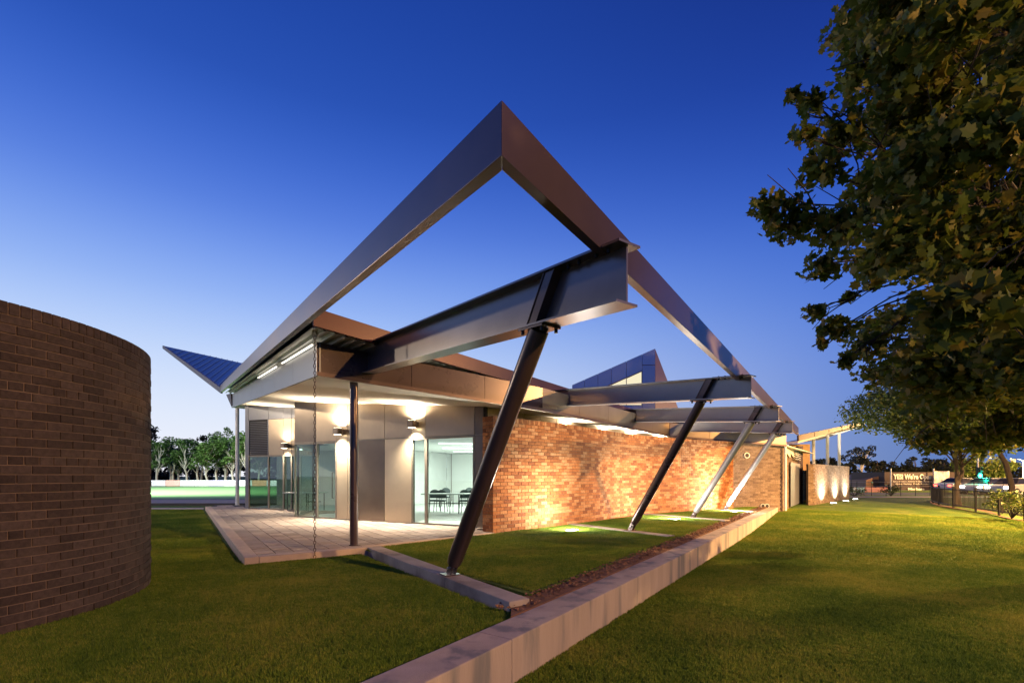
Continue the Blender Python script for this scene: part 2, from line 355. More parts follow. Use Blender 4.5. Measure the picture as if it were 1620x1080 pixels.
# geometry-node turf
def turf(name, verts, faces, density, hgt, label):
    me = bpy.data.meshes.new(name); me.from_pydata([tuple(v) for v in verts], [], faces); o = bpy.data.objects.new(name, me); COL.objects.link(o)
    me.materials.append(M['lawn'])
    ng = bpy.data.node_groups.new(name, 'GeometryNodeTree'); ng.interface.new_socket('Geometry', in_out='INPUT', socket_type='NodeSocketGeometry'); ng.interface.new_socket('Geometry', in_out='OUTPUT', socket_type='NodeSocketGeometry')
    N = ng.nodes; Lk = ng.links; gi = N.new('NodeGroupInput'); go = N.new('NodeGroupOutput')
    cone = N.new('GeometryNodeMeshCone'); cone.inputs['Vertices'].default_value = 3; cone.inputs['Radius Top'].default_value = 0.0003; cone.inputs['Radius Bottom'].default_value = .0045; cone.inputs['Depth'].default_value = hgt
    circ = N.new('GeometryNodeMeshCircle'); circ.inputs['Vertices'].default_value = 7; circ.inputs['Radius'].default_value = .014
    ip = N.new('GeometryNodeInstanceOnPoints'); Lk.new(circ.outputs[0], ip.inputs['Points']); Lk.new(cone.outputs[0], ip.inputs['Instance'])
    rv = N.new('FunctionNodeRandomValue'); rv.data_type = 'FLOAT_VECTOR'; rv.inputs[0].default_value = (-.75, -.75, 0); rv.inputs[1].default_value = (.75, .75, 6.28); Lk.new(rv.outputs[0], ip.inputs['Rotation'])
    rz = N.new('GeometryNodeRealizeInstances'); Lk.new(ip.outputs[0], rz.inputs[0])
    sm = N.new('GeometryNodeSetMaterial'); sm.inputs['Material'].default_value = M['blade']; Lk.new(rz.outputs[0], sm.inputs[0])
    dp = N.new('GeometryNodeDistributePointsOnFaces'); dp.inputs['Density'].default_value = density; Lk.new(gi.outputs[0], dp.inputs[0])
    ip2 = N.new('GeometryNodeInstanceOnPoints'); Lk.new(dp.outputs[0], ip2.inputs['Points']); Lk.new(sm.outputs[0], ip2.inputs['Instance'])
    r2 = N.new('FunctionNodeRandomValue'); r2.data_type = 'FLOAT_VECTOR'; r2.inputs[0].default_value = (-.1, -.1, 0); r2.inputs[1].default_value = (.1, .1, 6.28); Lk.new(r2.outputs[0], ip2.inputs['Rotation'])
    r3 = N.new('FunctionNodeRandomValue'); r3.data_type = 'FLOAT'; r3.inputs[2].default_value = .6; r3.inputs[3].default_value = 1.25; Lk.new(r3.outputs[1], ip2.inputs['Scale'])
    jg = N.new('GeometryNodeJoinGeometry'); Lk.new(gi.outputs[0], jg.inputs[0]); Lk.new(ip2.outputs[0], jg.inputs[0]); Lk.new(jg.outputs[0], go.inputs[0])
    md = o.modifiers.new('turf', 'NODES'); md.node_group = ng
    return tag(o, label, 'grass', kind='stuff')
def P3(p, z): return (p[0], p[1], z)
T0 = Vector((-4.38, 7.89, 0)); T1 = Vector((-2.92, 8.93, 0)); T3 = Vector((-13.2, 20.8, 0)); T2 = Vector((-.5, 11.3, 0))
FE = Vector((-.149, 5.175, 0))
rl = lambda u: rw(u, .385, -.008)
turf('near_left_grass', [rl(-7), rl(-1.2), rl(.2), (-.2, 5.25, -.008), (-3.0, 9.2, -.008), (-4.45, 7.95, -.008), (-6.2, 10.4, -.008), (-7.5, 8.4, -.008), (-4.0, 2.0, -.008), (-4.0, 0.2, -.008)], [tuple(range(10))], 2600, .032, 'short dark green grass round the foot of the curved brick wall')
turf('far_left_grass', [(-6.2, 10.4, -.008), (-13.2, 20.6, -.008), (-15.8, 20.6, -.008), (-7.5, 8.4, -.008)], [(0, 1, 2, 3)], 900, .032, 'olive grass strip left of the terrace edge')
turf('grass_between_footings', [P3(rw(.75, .72), zin), P3(rw(11, .72), zin), (2.2, 14.2, zin), (1.2, 13.4, zin), (-.45, 11.35, zin), (-2.8, 9.05, zin)], [tuple(range(6))], 2100, .028, 'green grass panels in front of the long brick wall')
turf('far_grass_between_footings', [P3(rw(11, .72), zin), P3(rw(21, .72), zin), (9.5, 20.6, zin), (5.2, 17.4, zin), (2.2, 14.2, zin)], [tuple(range(5))], 1000, .028, 'green grass panels by the far end of the brick wall')
def lowp(u, v): p = rw(u, -v); return (p.x, p.y, zlawn(p.x, p.y) + .002)
tv = []; tf = []; U_ = [-3.5, -1, 1, 3, 5.5, 8]; V_ = [0.004, 1, 2, 3.2, 4.6]
for u in U_:
    for v in V_: tv.append(lowp(u, v))
for i in range(len(U_) - 1):
    for j in range(len(V_) - 1): a = i * len(V_) + j; tf.append((a, a + 1, a + 1 + len(V_), a + len(V_)))
turf('near_right_grass', tv, tf, 2600, .034, 'dark green grass along the outer face of the concrete retaining wall')
tv = []; tf = []; U_ = [8, 10, 12, 14, 16, 18, 20, 22]; V_ = [0.004, 2, 4, 6, 8]
for u in U_:
    for v in V_: tv.append(lowp(u, v))
for i in range(len(U_) - 1):
    for j in range(len(V_) - 1): a = i * len(V_) + j; tf.append((a, a + 1, a + 1 + len(V_), a + len(V_)))
turf('far_right_grass', tv, tf, 650, .036, 'yellow green lawn lit by street lamps beside the far retaining wall')
# right lawn, nearer strip further out
tv = []; tf = []; U_ = [-1, 2, 5, 8, 11]; V_ = [4.6, 6, 8, 10]
for u in U_:
    for v in V_: tv.append(lowp(u, v))
for i in range(len(U_) - 1):
    for j in range(len(V_) - 1): a = i * len(V_) + j; tf.append((a, a + 1, a + 1 + len(V_), a + len(V_)))
turf('outer_right_grass', tv, tf, 1300, .036, 'patchy olive lawn under the overhanging tree')

# mulch chips on the soil bed
mb = MB()
for k in range(2600):
    u = rng.uniform(-.1, 21); o_ = rng.uniform(.39, .72); p = rw(u, o_, zin - .012 + rng.uniform(0, .02)); s = rng.uniform(.008, .028)
    q = Matrix.Rotation(rng.uniform(0, 6.28), 3, 'Z') @ Matrix.Rotation(rng.uniform(-.9, .9), 3, 'X')
    vs_ = [p + q @ Vector(c) * s for c in ((-1, -.5, 0), (1, -.6, .2), (1.1, .5, 0), (-.8, .6, .1), (0, 0, .7))]
    mb.add(vs_, [(0, 1, 4), (1, 2, 4), (2, 3, 4), (3, 0, 4)])
tag(obj('mulch_chips', mb, mat('mulch_bark', (.20, .10, .055), rough=.95, var=.4, rand=.5), fixn=False), 'brown bark chips and soil along the inside of the retaining wall', 'mulch', kind='stuff')

# ================================================================ terrace
ter = thing('paved_terrace', 'pale paved terrace with a concrete curb in front of the metal clad pavilion', 'terrace', (-4, 12, 0))
ter['kind'] = 'structure'; del ter['label']; del ter['category']
TP = [(-4.30, 8.0), (-2.86, 8.99), (-.45, 11.4), (.6, 14.0), (-6, 18.6), (-9, 22.8), (-14.0, 22.8), (-13.1, 20.8)]
obj('paver_bed', MB().prism(TP, -.02, .066), M['joint'], ter)
def inpoly(x, y, P):
    c = False; n = len(P)
    for i in range(n):
        x1, y1 = P[i]; x2, y2 = P[(i + 1) % n]
        if (y1 > y) != (y2 > y) and x < (x2 - x1) * (y - y1) / (y2 - y1) + x1: c = not c
    return c
ti = [(-4.36, 8.16), (-2.88, 9.18), (-.55, 11.5), (-.8, 12.5), (-7.15, 15.85), (-6.3, 18.4), (-8.5, 18.9), (-10.9, 19.8), (-13.4, 23.0), (-13.0, 20.9)]
LP = L; RP = Vector((.824, .566, 0)); pav = []
pw, pl = .30, .30
for i in range(-3, 55):
    for j in range(0, 40):
        c = T0 + LP * (.125 + pl * (i + .5)) + RP * (pw * (j + .5) + .222)
        if inpoly(c.x, c.y, ti): pav.append(c)
pav.sort(key=lambda c: c.y)
m1 = MB(); m1.box((0, 0, 0), (pw - .018, pl - .018, .05)); ang = math.atan2(RP.y, RP.x)
first = None
def tint_mesh(): pass
for k, c in enumerate(pav[:300]):
    o = obj('paver', m1 if first is None else None, M['paver'], ter, local=True, bevel=.003, data=None if first is None else first)
    if first is None: first = o.data
    o.location = c - ter.location + Vector((0, 0, .075 + random.uniform(-.0015, .0015))); o.rotation_euler = (0, 0, ang + random.uniform(-.004, .004))
mb = MB()
for c in pav[300:]: mb.box((c.x, c.y, .075), (pw - .018, pl - .018, .05), ang)
obj('paver_field', mb, M['paver'], ter, kind='stuff', fixn=False)
for a, b, w in ((T0 + L * -.11, T3, .21),):
    mb = MB(); d = (b - a).normalized(); n = Vector((d.y, -d.x, 0))
    mb.prism([tuple((a)[:2]), tuple((a + n * w)[:2]), tuple((b + n * w)[:2]), tuple(b[:2])], -.12, .125); obj('curb', mb, M['curb'], ter, bevel=.012)
d = (T1 - T0).normalized(); n = Vector((-d.y, d.x, 0)); a = T0 + d * .215 + L * -.11 ; b = T1 + d * .25 + L * -.11
obj('curb', MB().prism([tuple(a[:2]), tuple(b[:2]), tuple((b + n * .21)[:2]), tuple((a + n * .21)[:2])], -.12, .122), M['curb'], ter, bevel=.012)
d = (T2 - T1).normalized(); n = Vector((-d.y, d.x, 0)); a = T1 + d * .25 + n * .03; b = T2 + d * .05 + n * .03
obj('curb', MB().prism([tuple(a[:2]), tuple(b[:2]), tuple((b + n * .10)[:2]), tuple((a + n * .16)[:2])], -.05, .108), M['curb'], ter, bevel=.006)

# ================================================================ retaining wall and footings
rt = thing('retaining_wall', 'long low weathered concrete retaining wall running between the two lawns', 'wall', tuple(rw(0, 0, -.4)))
cuts = [-9, -.72, 6.6, 11.17, 16.5, 21.95]
for i in range(len(cuts) - 1):
    a, b = cuts[i] + .003, cuts[i + 1] - .003; e = .0 if i < 3 else .004
    mb = MB().prism([tuple(rw(a, 0)[:2]), tuple(rw(b, 0)[:2]), tuple(rw(b, .37)[:2]), tuple(rw(a, .37)[:2])], -.7, .045 + e)
    obj('concrete_segment', mb, M['concrete_wall'], rt, bevel=.012)
BASE = [Vector((-.835, 6.52, .12)), Vector((2.89, 11.83, .12)), Vector((5.85, 15.65, .12)), Vector((8.46, 19.2, .12))]
flab = ['nearest concrete footing beam carrying the foremost raking strut', 'concrete footing beam under the second raking strut',
        'short concrete footing beam under the third raking strut', 'farthest concrete footing beam beside the grey brick wall']
PL_ = Vector((.824, .566, 0))
for k, bpt in enumerate(BASE):
    near = 1.62 if k == 0 else 1.2; farr = 3.15 if k == 0 else 2.6
    a = bpt - L * near; b = bpt + L * farr; w = .135; a2 = Vector((a.x, a.y, 0)); zt = .118 - .01 * (k > 0)
    f = thing('footing_beam', flab[k], 'footing', (bpt.x, bpt.y, 0), group='concrete footing beams under the raking struts')
    m_ = bpt - L * (.12)
    for s0, s1 in ((a, m_), (m_ + L * .006, b)):
        mb = MB().prism([tuple((s0 - PL_ * w)[:2]), tuple((s0 + PL_ * w)[:2]), tuple((s1 + PL_ * w)[:2]), tuple((s1 - PL_ * w)[:2])], -.3, zt); obj('concrete_block', mb, M['concrete'], f, bevel=.012)

# ================================================================ beams and struts
def fascia_s(bp):   # distance from strut base to the fascia line along -L
    # dist(bp - L*s)=0
    return dist(bp.x, bp.y) / (L.x * NL.x + L.y * NL.y)
inner_s = [4.75, 4.2, 3.6, 3.4]
blab = ['largest nearest tapered steel roof beam resting on the foremost strut', 'second tapered steel roof beam crossing below the lit clerestory',
        'third tapered steel roof beam between second and last beams', 'shortest looking last steel roof beam in front of the grey brick wall']
slab_ = ['nearest dark raking steel strut standing on the first footing', 'second raking steel strut in front of the long brick wall',
         'third raking steel strut, grey, near the far end of the brick wall', 'last pale raking steel strut before the grey brick wall']
for k, bp in enumerate(BASE):
    sf = fascia_s(bp) + .22
    zb0 = 2.865 + (0 if k == 0 else .10); dep0 = .455 - (.06 if k else 0)
    def zb(s): return zb0 + .088 * (sf - s)
    def zt(s): return zb0 + dep0 + .095 * (sf - s)
    t = thing('roof_beam', blab[k], 'beam', (bp.x, bp.y, 2.9), group='steel roof beams carried by raking struts')
    def pt(s, off, z): p = bp - L * s + PL_ * off; return Vector((p.x, p.y, z))
    s0, s1 = -inner_s[k], sf
    obj('web', MB().extr([pt(s0, -.008, zb(s0)), pt(s1, -.008, zb(s1)), pt(s1, -.008, zt(s1)), pt(s0, -.008, zt(s0))], PL_ * .016), M['beam' if k == 0 else 'beam_lit'], t)
    w = .125
    obj('top_flange', MB().hexa([pt(s0, -w, zt(s0)), pt(s1 + .03, -w, zt(s1)), pt(s1 + .03, w, zt(s1)), pt(s0, w, zt(s0))], [pt(s0, -w, zt(s0) + .02), pt(s1 + .03, -w, zt(s1) + .02), pt(s1 + .03, w, zt(s1) + .02), pt(s0, w, zt(s0) + .02)]), M['beam' if k == 0 else 'beam_lit'], t)
    obj('bottom_flange', MB().hexa([pt(s0, -w, zb(s0) - .02), pt(s1, -w, zb(s1) - .02), pt(s1, w, zb(s1) - .02), pt(s0, w, zb(s0) - .02)], [pt(s0, -w, zb(s0)), pt(s1, -w, zb(s1)), pt(s1, w, zb(s1)), pt(s0, w, zb(s0))]), M['beam' if k == 0 else 'beam_lit'], t)
    ss = 1.96; lean = ss / (zb(ss) - .12)
    for sg in (-1, 1):
        zt_ = zt(ss) ; st = ss + lean * (zt_ - zb(ss)) * .9
        o1 = .0085 * sg; 
        for ds in ((-.075, .075) if sg < 0 else (0,)):
            obj('stiffener', MB().extr([pt(ss + ds, o1, zb(ss + ds)), pt(ss + ds, .11 * sg, zb(ss + ds)), pt(st + ds, .11 * sg, zt(st + ds) - .002), pt(st + ds, o1, zt(st + ds) - .002)], (-L) * .012), M['steel'], t)
        if sg < 0:
            obj('stiffener', MB().extr([pt(ss - .075, -.10, zb(ss - .075)), pt(ss + .087, -.10, zb(ss + .087)), pt(st + .087, -.10, zt(st + .087) - .002), pt(st - .075, -.10, zt(st - .075) - .002)], PL_ * .01), M['steel'], t)
    # splice line near the wall
    obj('splice_plate', MB().extr([pt(s0 + .95, -.009, zb(s0 + .95) + .02), pt(s0 + 1.25, -.009, zb(s0 + 1.25) + .02), pt(s0 + 1.25, -.009, zt(s0 + 1.25) - .02), pt(s0 + .95, -.009, zt(s0 + .95) - .02)], PL_ * -.006), M['steel'], t)
    sfa = fascia_s(bp)
    for dsb in (-.42, -.28, -.06, .08):     # connection bolts to the fascia channel
        for off in (-.07, .07):
            s_ = sfa + dsb; obj('bolt', MB().tube([pt(s_, off, zt(s_) - .035), pt(s_, off, zt(s_) + .045)], .016, 6), M['black'], t)
    obj('cleat_plate', MB().hexa([pt(sfa - .55, -.09, zt(sfa - .55) + .021), pt(sfa + .12, -.09, zt(sfa + .12) + .021), pt(sfa + .12, .09, zt(sfa + .12) + .021), pt(sfa - .55, .09, zt(sfa - .55) + .021)],
        [pt(sfa - .55, -.09, zt(sfa - .55) + .034), pt(sfa + .12, -.09, zt(sfa + .12) + .034), pt(sfa + .12, .09, zt(sfa + .12) + .034), pt(sfa - .55, .09, zt(sfa - .55) + .034)]), M['steel'], t)
    # strut
    st_ = thing('raking_strut', slab_[k], 'strut', (bp.x, bp.y, .12), group='raking steel struts under the roof beams')
    topz = zb(ss) - .045; a = Vector((bp.x, bp.y, .13)); b = pt(ss, 0, topz); ax = (b - a).normalized(); r_ = .103 if k == 0 else .095
    Lt = (b - a).length; c0 = a + ax * .20; c1 = a + ax * .30
    obj('pipe', MB().tube([c0, c1, b], [r_ * .86, r_, r_], 32), M['steel' if k < 2 else 'beam_lit'], st_, smooth=True)
    obj('end_collar', MB().tube([a + ax * .185, a + ax * .2], r_ * .8, 24), M['steel'], st_, smooth=True)
    sx_ = ax.cross(PL_).normalized()
    for off in (-.035, .035):
        obj('pin_plate', MB().extr([a + sx_ * -.06 + PL_ * off + Vector((0, 0, -.02)), a + sx_ * .06 + PL_ * off + Vector((0, 0, -.02)), a + ax * .2 + sx_ * .05 + PL_ * off, a + ax * .2 - sx_ * .05 + PL_ * off], PL_ * .012), M['steel'], st_)
    obj('pin', MB().tube([a + ax * .11 - PL_ * .075, a + ax * .11 + PL_ * .075], .016, 10), M['galv'], st_, smooth=True)
    obj('base_plate', MB().box((bp.x, bp.y, .124), (.22, .2, .014), math.atan2(PL_.y, PL_.x)), M['steel'], st_)
    hp = zb(ss) - .022
    obj('head_plate', MB().hexa([pt(ss - .2, -.12, zb(ss - .2) - .046), pt(ss + .2, -.12, zb(ss + .2) - .046), pt(ss + .2, .12, zb(ss + .2) - .046), pt(ss - .2, .12, zb(ss - .2) - .046)],
        [pt(ss - .2, -.12, zb(ss - .2) - .024), pt(ss + .2, -.12, zb(ss + .2) - .024), pt(ss + .2, .12, zb(ss + .2) - .024), pt(ss - .2, .12, zb(ss - .2) - .024)]), M['steel'], st_)
    for ds in (-.16, .16):
        for off in (-.09, .09):
            s_ = ss + ds; obj('bolt', MB().tube([pt(s_, off, zb(s_) - .085), pt(s_, off, zb(s_) - .03)], .018, 6), M['black'], st_)

# ================================================================ pavilion
pav_ = thing('community_pavilion', 'metal clad pavilion with glass doors under a sloping folded metal roof', 'building', (-3, 17, 0))
# edge channel (fascia frame) - two legs meeting at the apex
fr = thing('roof_edge_frame', 'brown steel edge channel meeting in a sharp point against the sky', 'roof edge frame', (APEX.x, APEX.y, 3.33))
HF = .325
def leg(a0, b0, a1, b1, name):
    p0, p1 = AB(a0, b0), AB(a1, b1)
    return p0, p1
u_end = 23.6
wL, wR = .10, .10
p = AB(0, 0); inn = Vector((-.06, 2.84 + .155, 0)); pR = AB(u_end, 0); pRi = pR + NL * wR; pLf = AB(0, 24.3); nLr = Vector((.824, .566, 0)); pLi = pLf + nLr * wL
zf = lambda x, y: zroof(x, y); zft = lambda x, y: zroof(x, y) + HF
obj('right_edge_channel', MB().prism([tuple(p[:2]), tuple(pR[:2]), tuple(pRi[:2]), tuple(inn[:2])], zf, zft), M['fascia'], fr, bevel=.004)
e = .001
obj('left_edge_channel', MB().prism([(p.x - .0008, p.y + e), (inn.x - .0008, inn.y + e), tuple(pLi[:2]), tuple(pLf[:2])], zf, zft), M['fascia'], fr, bevel=.004)
# joint cover strip at the apex
# main roof: inner edge channel, deck, skin
a_, b0, b1 = .06, 5.73, 24.2
def RP4(a0, a1, bb0, bb1): return [tuple(AB(a0, bb0)[:2]), tuple(AB(a1, bb0)[:2]), tuple(AB(a1, bb1)[:2]), tuple(AB(a0, bb1)[:2])]
obj('roof_edge_channel', MB().prism(RP4(.22, 20.0, b0, b0 + .09), lambda x, y: zroof(x, y) + .04, lambda x, y: zroof(x, y) + HF + .01), M['maroon'], pav_, bevel=.004)
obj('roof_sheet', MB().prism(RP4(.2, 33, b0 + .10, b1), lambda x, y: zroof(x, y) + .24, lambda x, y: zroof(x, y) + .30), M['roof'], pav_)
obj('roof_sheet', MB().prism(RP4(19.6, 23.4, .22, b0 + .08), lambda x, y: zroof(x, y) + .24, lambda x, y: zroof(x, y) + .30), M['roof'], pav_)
mb = MB(); pitch = .21; prof = [(0, .0), (.05, .0), (.075, .06), (.185, .06), (.21, 0)]
pts = []
a = .22
while a < 24.5:
    for q, zz in prof[:-1]: pts.append((a + q, zz))
    a += pitch
for bb in (b0 + .10, b1):
    for q, zz in pts:
        P = AB(q, bb); mb.v.append((P.x, P.y, zroof(P.x, P.y) + .02 + zz))
n = len(pts)
for i in range(n - 1): mb.f.append((i, i + 1, n + i + 1, n + i))
obj('ribbed_deck', mb, M['deck'], pav_, fixn=False)
# purlin bridging under deck
for bb in (9.5, 13.5):
    pass
# soffit
A_ = Vector((-3.49, 8.67, 0)); B_ = Vector((-13.1, 22.6, 0)); C_ = Vector((.82, 12.56, 0)); D_ = Vector((6.7, 20.5, 0)); E_ = Vector((12.1, 21.3, 0)); F_ = Vector((17.2, 27.6, 0)); G_ = Vector((0, 34, 0))
SP = [tuple(v[:2]) for v in (A_, C_, D_, E_, F_, G_, B_)]
obj('soffit', MB().prism(SP, zsoff, lambda x, y: zsoff(x, y) + .05), M['soffit'], pav_)
# edge band of the soffit box: separate panels
def band(a, b, n, m, inset=.03, lift=0.05, top=None, flip=1, lip=True):
    d = (b - a).normalized(); nn = Vector((d.y, -d.x, 0)) * flip; ln = (b - a).length
    for i in range(n):
        p0 = a + d * (ln * i / n + (.006 if i else 0)) - nn * inset; p1 = a + d * (ln * (i + 1) / n - .006) - nn * inset
        tp = top or (lambda x, y: zroof(x, y) - .03)
        obj('band_panel', MB().extr([Vector((p0.x, p0.y, zsoff(p0.x, p0.y) + lift)), Vector((p1.x, p1.y, zsoff(p1.x, p1.y) + lift)), Vector((p1.x, p1.y, tp(p1.x, p1.y))), Vector((p0.x, p0.y, tp(p0.x, p0.y)))], nn * -.03), m, pav_)
    if lip:
        obj('edge_trim', MB().hexa([Vector((q.x, q.y, zsoff(q.x, q.y) - .012)) for q in (a + nn * .012, b + nn * .012, b - nn * .03, a - nn * .03)],
            [Vector((q.x, q.y, zsoff(q.x, q.y) + .062)) for q in (a + nn * .012, b + nn * .012, b - nn * .03, a - nn * .03)]), M['fascia'] if m is not M['zinc'] else M['zinc'], pav_)
band(A_, B_, 7, M['zinc'], flip=-1)
band(A_, C_, 3, M['steel'])
band(C_, D_, 5, M['bronze'])
band(D_, E_, 3, M['bronze'])
d_ = (B_ - A_).normalized(); n_ = Vector((-d_.y, d_.x, 0))
for q0, q1 in ((.25, 3.4), (4.2, 7.6)):
    p0, p1 = A_ + d_ * q0 + n_ * .03, A_ + d_ * q1 + n_ * .03
    st0 = obj('strip_light', MB().bar(Vector((p0.x, p0.y, zroof(p0.x, p0.y) - .06)), Vector((p1.x, p1.y, zroof(p1.x, p1.y) - .06)), .03, .025), emat('eave_strip_light', (1, .93, .78), 2.4), pav_)
# slender columns
for (cx_, cy_, r_, m_, z0) in ((-3.07, 9.39, .077, M['steel'], .1), (-13.35, 23.5, .085, M['whitepost'], .02)):
    t = thing('round_column', 'dark round steel column at the front edge of the terrace' if r_ < .08 else 'pale slim column at the far corner of the terrace', 'column', (cx_, cy_, z0), group='round columns under the soffit')
    zt_ = (zsoff if r_ < .08 else zroof)(cx_, cy_)
    obj('shaft', MB().tube([(cx_, cy_, z0), (cx_, cy_, zt_ - .002)], r_, 28), m_, t, smooth=True)
    obj('base_ring', MB().tube([(cx_, cy_, z0), (cx_, cy_, z0 + .02)], r_ + .02, 28), m_, t, smooth=True)
# bracket at the far soffit corner
obj('corner_bracket', MB().extr([Vector((B_.x, B_.y, zsoff(B_.x, B_.y))), Vector((B_.x - .1, B_.y + .1, zroof(B_.x, B_.y))), Vector((B_.x - .5, B_.y + .4, zroof(B_.x, B_.y)))], (.1, .08, 0)), M['steel'], pav_)

# ---- facades
def panel(p0, p1, z00, z01, z10, z11, m, name='cladding_panel', th=.03, gap=.007, out=None):
    """vertical panel between plan points p0,p1; heights bottom(p0,p1) top(p0,p1)"""
    d = (p1 - p0).normalized(); nn = Vector((d.y, -d.x, 0))
    q0, q1 = p0 + d * gap, p1 - d * gap
    return obj(name, MB().extr([Vector((q0.x, q0.y, z00 + gap)), Vector((q1.x, q1.y, z01 + gap)), Vector((q1.x, q1.y, z11 - gap)), Vector((q0.x, q0.y, z10 - gap))], nn * th), m, pav_, bevel=.003)
def on_line(p0, p1, px):
    k = (px - CX) / F; d = p1 - p0; u = (k * p0.y - p0.x) / (d.x - k * d.y); return p0 + d * u
def glazing(p0, p1, z0, z1, m, fw=.035, name='window', handle=False):
    d = (p1 - p0).normalized(); nn = Vector((d.y, -d.x, 0)); w_ = obj(name, MB().bar(Vector((p0.x, p0.y, z1 - .02)), Vector((p1.x, p1.y, z1 - .02)), .07, .04), M['mullion'], pav_)
    for q in (p0 + d * fw / 2, p1 - d * fw / 2):
        obj('frame', MB().bar(Vector((q.x, q.y, z0)), Vector((q.x, q.y, z1 - .041)), fw, .07, up=nn), M['mullion'], w_)
    obj('sill', MB().bar(Vector((p0.x, p0.y, z0 + .02)) + d * fw, Vector((p1.x, p1.y, z0 + .02)) - d * fw, .068, .04), M['mullion'], w_)
    a, b = p0 + d * fw, p1 - d * fw
    obj('pane', MB().extr([Vector((a.x, a.y, z0 + .041)), Vector((b.x, b.y, z0 + .041)), Vector((b.x, b.y, z1 - .041)), Vector((a.x, a.y, z1 - .041))], nn * .004), m, w_)
    return w_
F0, F1 = Vector((-7.13, 15.9, 0)), Vector((-.74, 12.6, 0)); dF = (F1 - F0).normalized(); nF = Vector((dF.y, -dF.x, 0))
fx = lambda px: on_line(F0, F1, px)
ZH = 2.53
jt = [467, 501, 534, 551, 568, 609.5, 652, 674.5, 751.5, 766]
um = [M['darkpanel'], M['bronze'], M['bronze'], M['bronze'], M['bronze'], M['bronze'], M['gold'], M['bronze'], M['darkpanel']]
for i in range(9):
    p0, p1 = fx(jt[i]), fx(jt[i + 1])
    panel(p0, p1, ZH, ZH, zsoff(*p0[:2]), zsoff(*p1[:2]), um[i])
for i, m_ in ((2, M['gold']), (3, M['gold']), (4, M['darkpanel']), (5, M['gold']), (8, M['darkpanel'])):
    p0, p1 = fx(jt[i]), fx(jt[i + 1]); panel(p0, p1, .12, .12, ZH - .02, ZH - .02, m_)
# transoms as trim
p0, p1 = fx(467), fx(766)
obj('transom', MB().bar(p0 + nF * .02 + Vector((0, 0, ZH - .01)), p1 + nF * .02 + Vector((0, 0, ZH - .01)), .05, .03), M['mullion'], pav_)
obj('base_trim', MB().bar(fx(534) + nF * .02 + Vector((0, 0, .11)), p1 + nF * .02 + Vector((0, 0, .11)), .05, .03), M['mullion'], pav_)
# backing wall (with openings left)
def wallbox(p0, p1, z0, z1f, m, th=.12, name='wall_core', parent=None):
    d = (p1 - p0).normalized(); nn = Vector((d.y, -d.x, 0)); z1 = z1f if callable(z1f) else (lambda x, y: z1f)
    return obj(name, MB().prism([tuple((p0 - nn * .001)[:2]), tuple((p1 - nn * .001)[:2]), tuple((p1 - nn * th)[:2]), tuple((p0 - nn * th)[:2])], z0, z1), m, parent or pav_)
wallbox(fx(534), fx(652), .05, ZH - .03, M['backing']); wallbox(fx(751.5), fx(768), .05, ZH - .03, M['backing'])
wallbox(fx(467), fx(768), ZH - .028, lambda x, y: zsoff(x, y) - .002, M['backing'])
glazing(fx(467), fx(501), .1, ZH - .03, M['glass'], name='glass_door', fw=.02)
gd = glazing(fx(501), fx(534), .1, ZH - .03, M['glass'], name='glass_door', fw=.06)
glazing(fx(652), fx(674.5), .1, ZH - .03, M['glass']); glazing(fx(674.5), fx(751.5), .1, ZH - .03, M['glass'], fw=.05)
hp = fx(528) + nF * .06
obj('handle', MB().tube([hp + nF * -.05 + Vector((0, 0, .75)), hp + Vector((0, 0, .75)), hp + Vector((0, 0, 1.55)), hp + nF * -.05 + Vector((0, 0, 1.55))], .012, 8), M['black'], gd)
# far facade
G0, G1 = Vector((-10.94, 19.86, 0)), Vector((-6.5, 18.2, 0)); dG = (G1 - G0).normalized(); nG = Vector((dG.y, -dG.x, 0)); gx = lambda px: on_line(G0, G1, px)
ZG = 2.27; ZL = 3.70
gj = [388.6, 394, 425.5, 449, 462, 476, 495]
for i in range(6):
    p0, p1 = gx(gj[i]), gx(gj[i + 1])
    if i == 0:
        panel(p0, p1, .1, .1, zsoff(*p0[:2]), zsoff(*p1[:2]), M['zinc'])
    elif i == 1:
        panel(p0, p1, ZL, ZL, zsoff(*p0[:2]), zsoff(*p1[:2]), M['zinc'])
        lv = obj('louvre_vent', MB().extr([p0 - nG * .09 + Vector((0, 0, ZG)), p1 - nG * .09 + Vector((0, 0, ZG)), p1 - nG * .09 + Vector((0, 0, ZL)), p0 - nG * .09 + Vector((0, 0, ZL))], nG * .01), M['backing'], pav_)
        for k in range(19):
            z = ZG + .06 + k * (ZL - ZG - .08) / 19
            obj('slat', MB().extr([p0 + dG * .03 + nG * .02 + Vector((0, 0, z)), p1 - dG * .03 + nG * .02 + Vector((0, 0, z)), p1 - dG * .03 - nG * .045 + Vector((0, 0, z + .045)), p0 + dG * .03 - nG * .045 + Vector((0, 0, z + .045))], Vector((0, 0, .008))), M['zinc'], lv)
        for q in (p0 + dG * .015, p1 - dG * .015): obj('frame', MB().bar(q + Vector((0, 0, ZG)), q + Vector((0, 0, ZL)), .03, .08, up=nG), M['zinc'], lv)
    else:
        panel(p0, p1, ZG, ZG, ZL, ZL, M['bronze']); panel(p0, p1, ZL, ZL, zsoff(*p0[:2]), zsoff(*p1[:2]), M['zinc'])
    if i > 0: glazing(p0, p1, .1, ZG - .02, M['darkglass'], fw=.03)
wallbox(gx(388.6), gx(500), ZG - .01, lambda x, y: zsoff(x, y) - .002, M['backing'], th=.2)
obj('transom', MB().bar(gx(389) + nG * .02 + Vector((0, 0, ZG - .01)), gx(497) + nG * .02 + Vector((0, 0, ZG - .01)), .05, .03), M['mullion'], pav_)
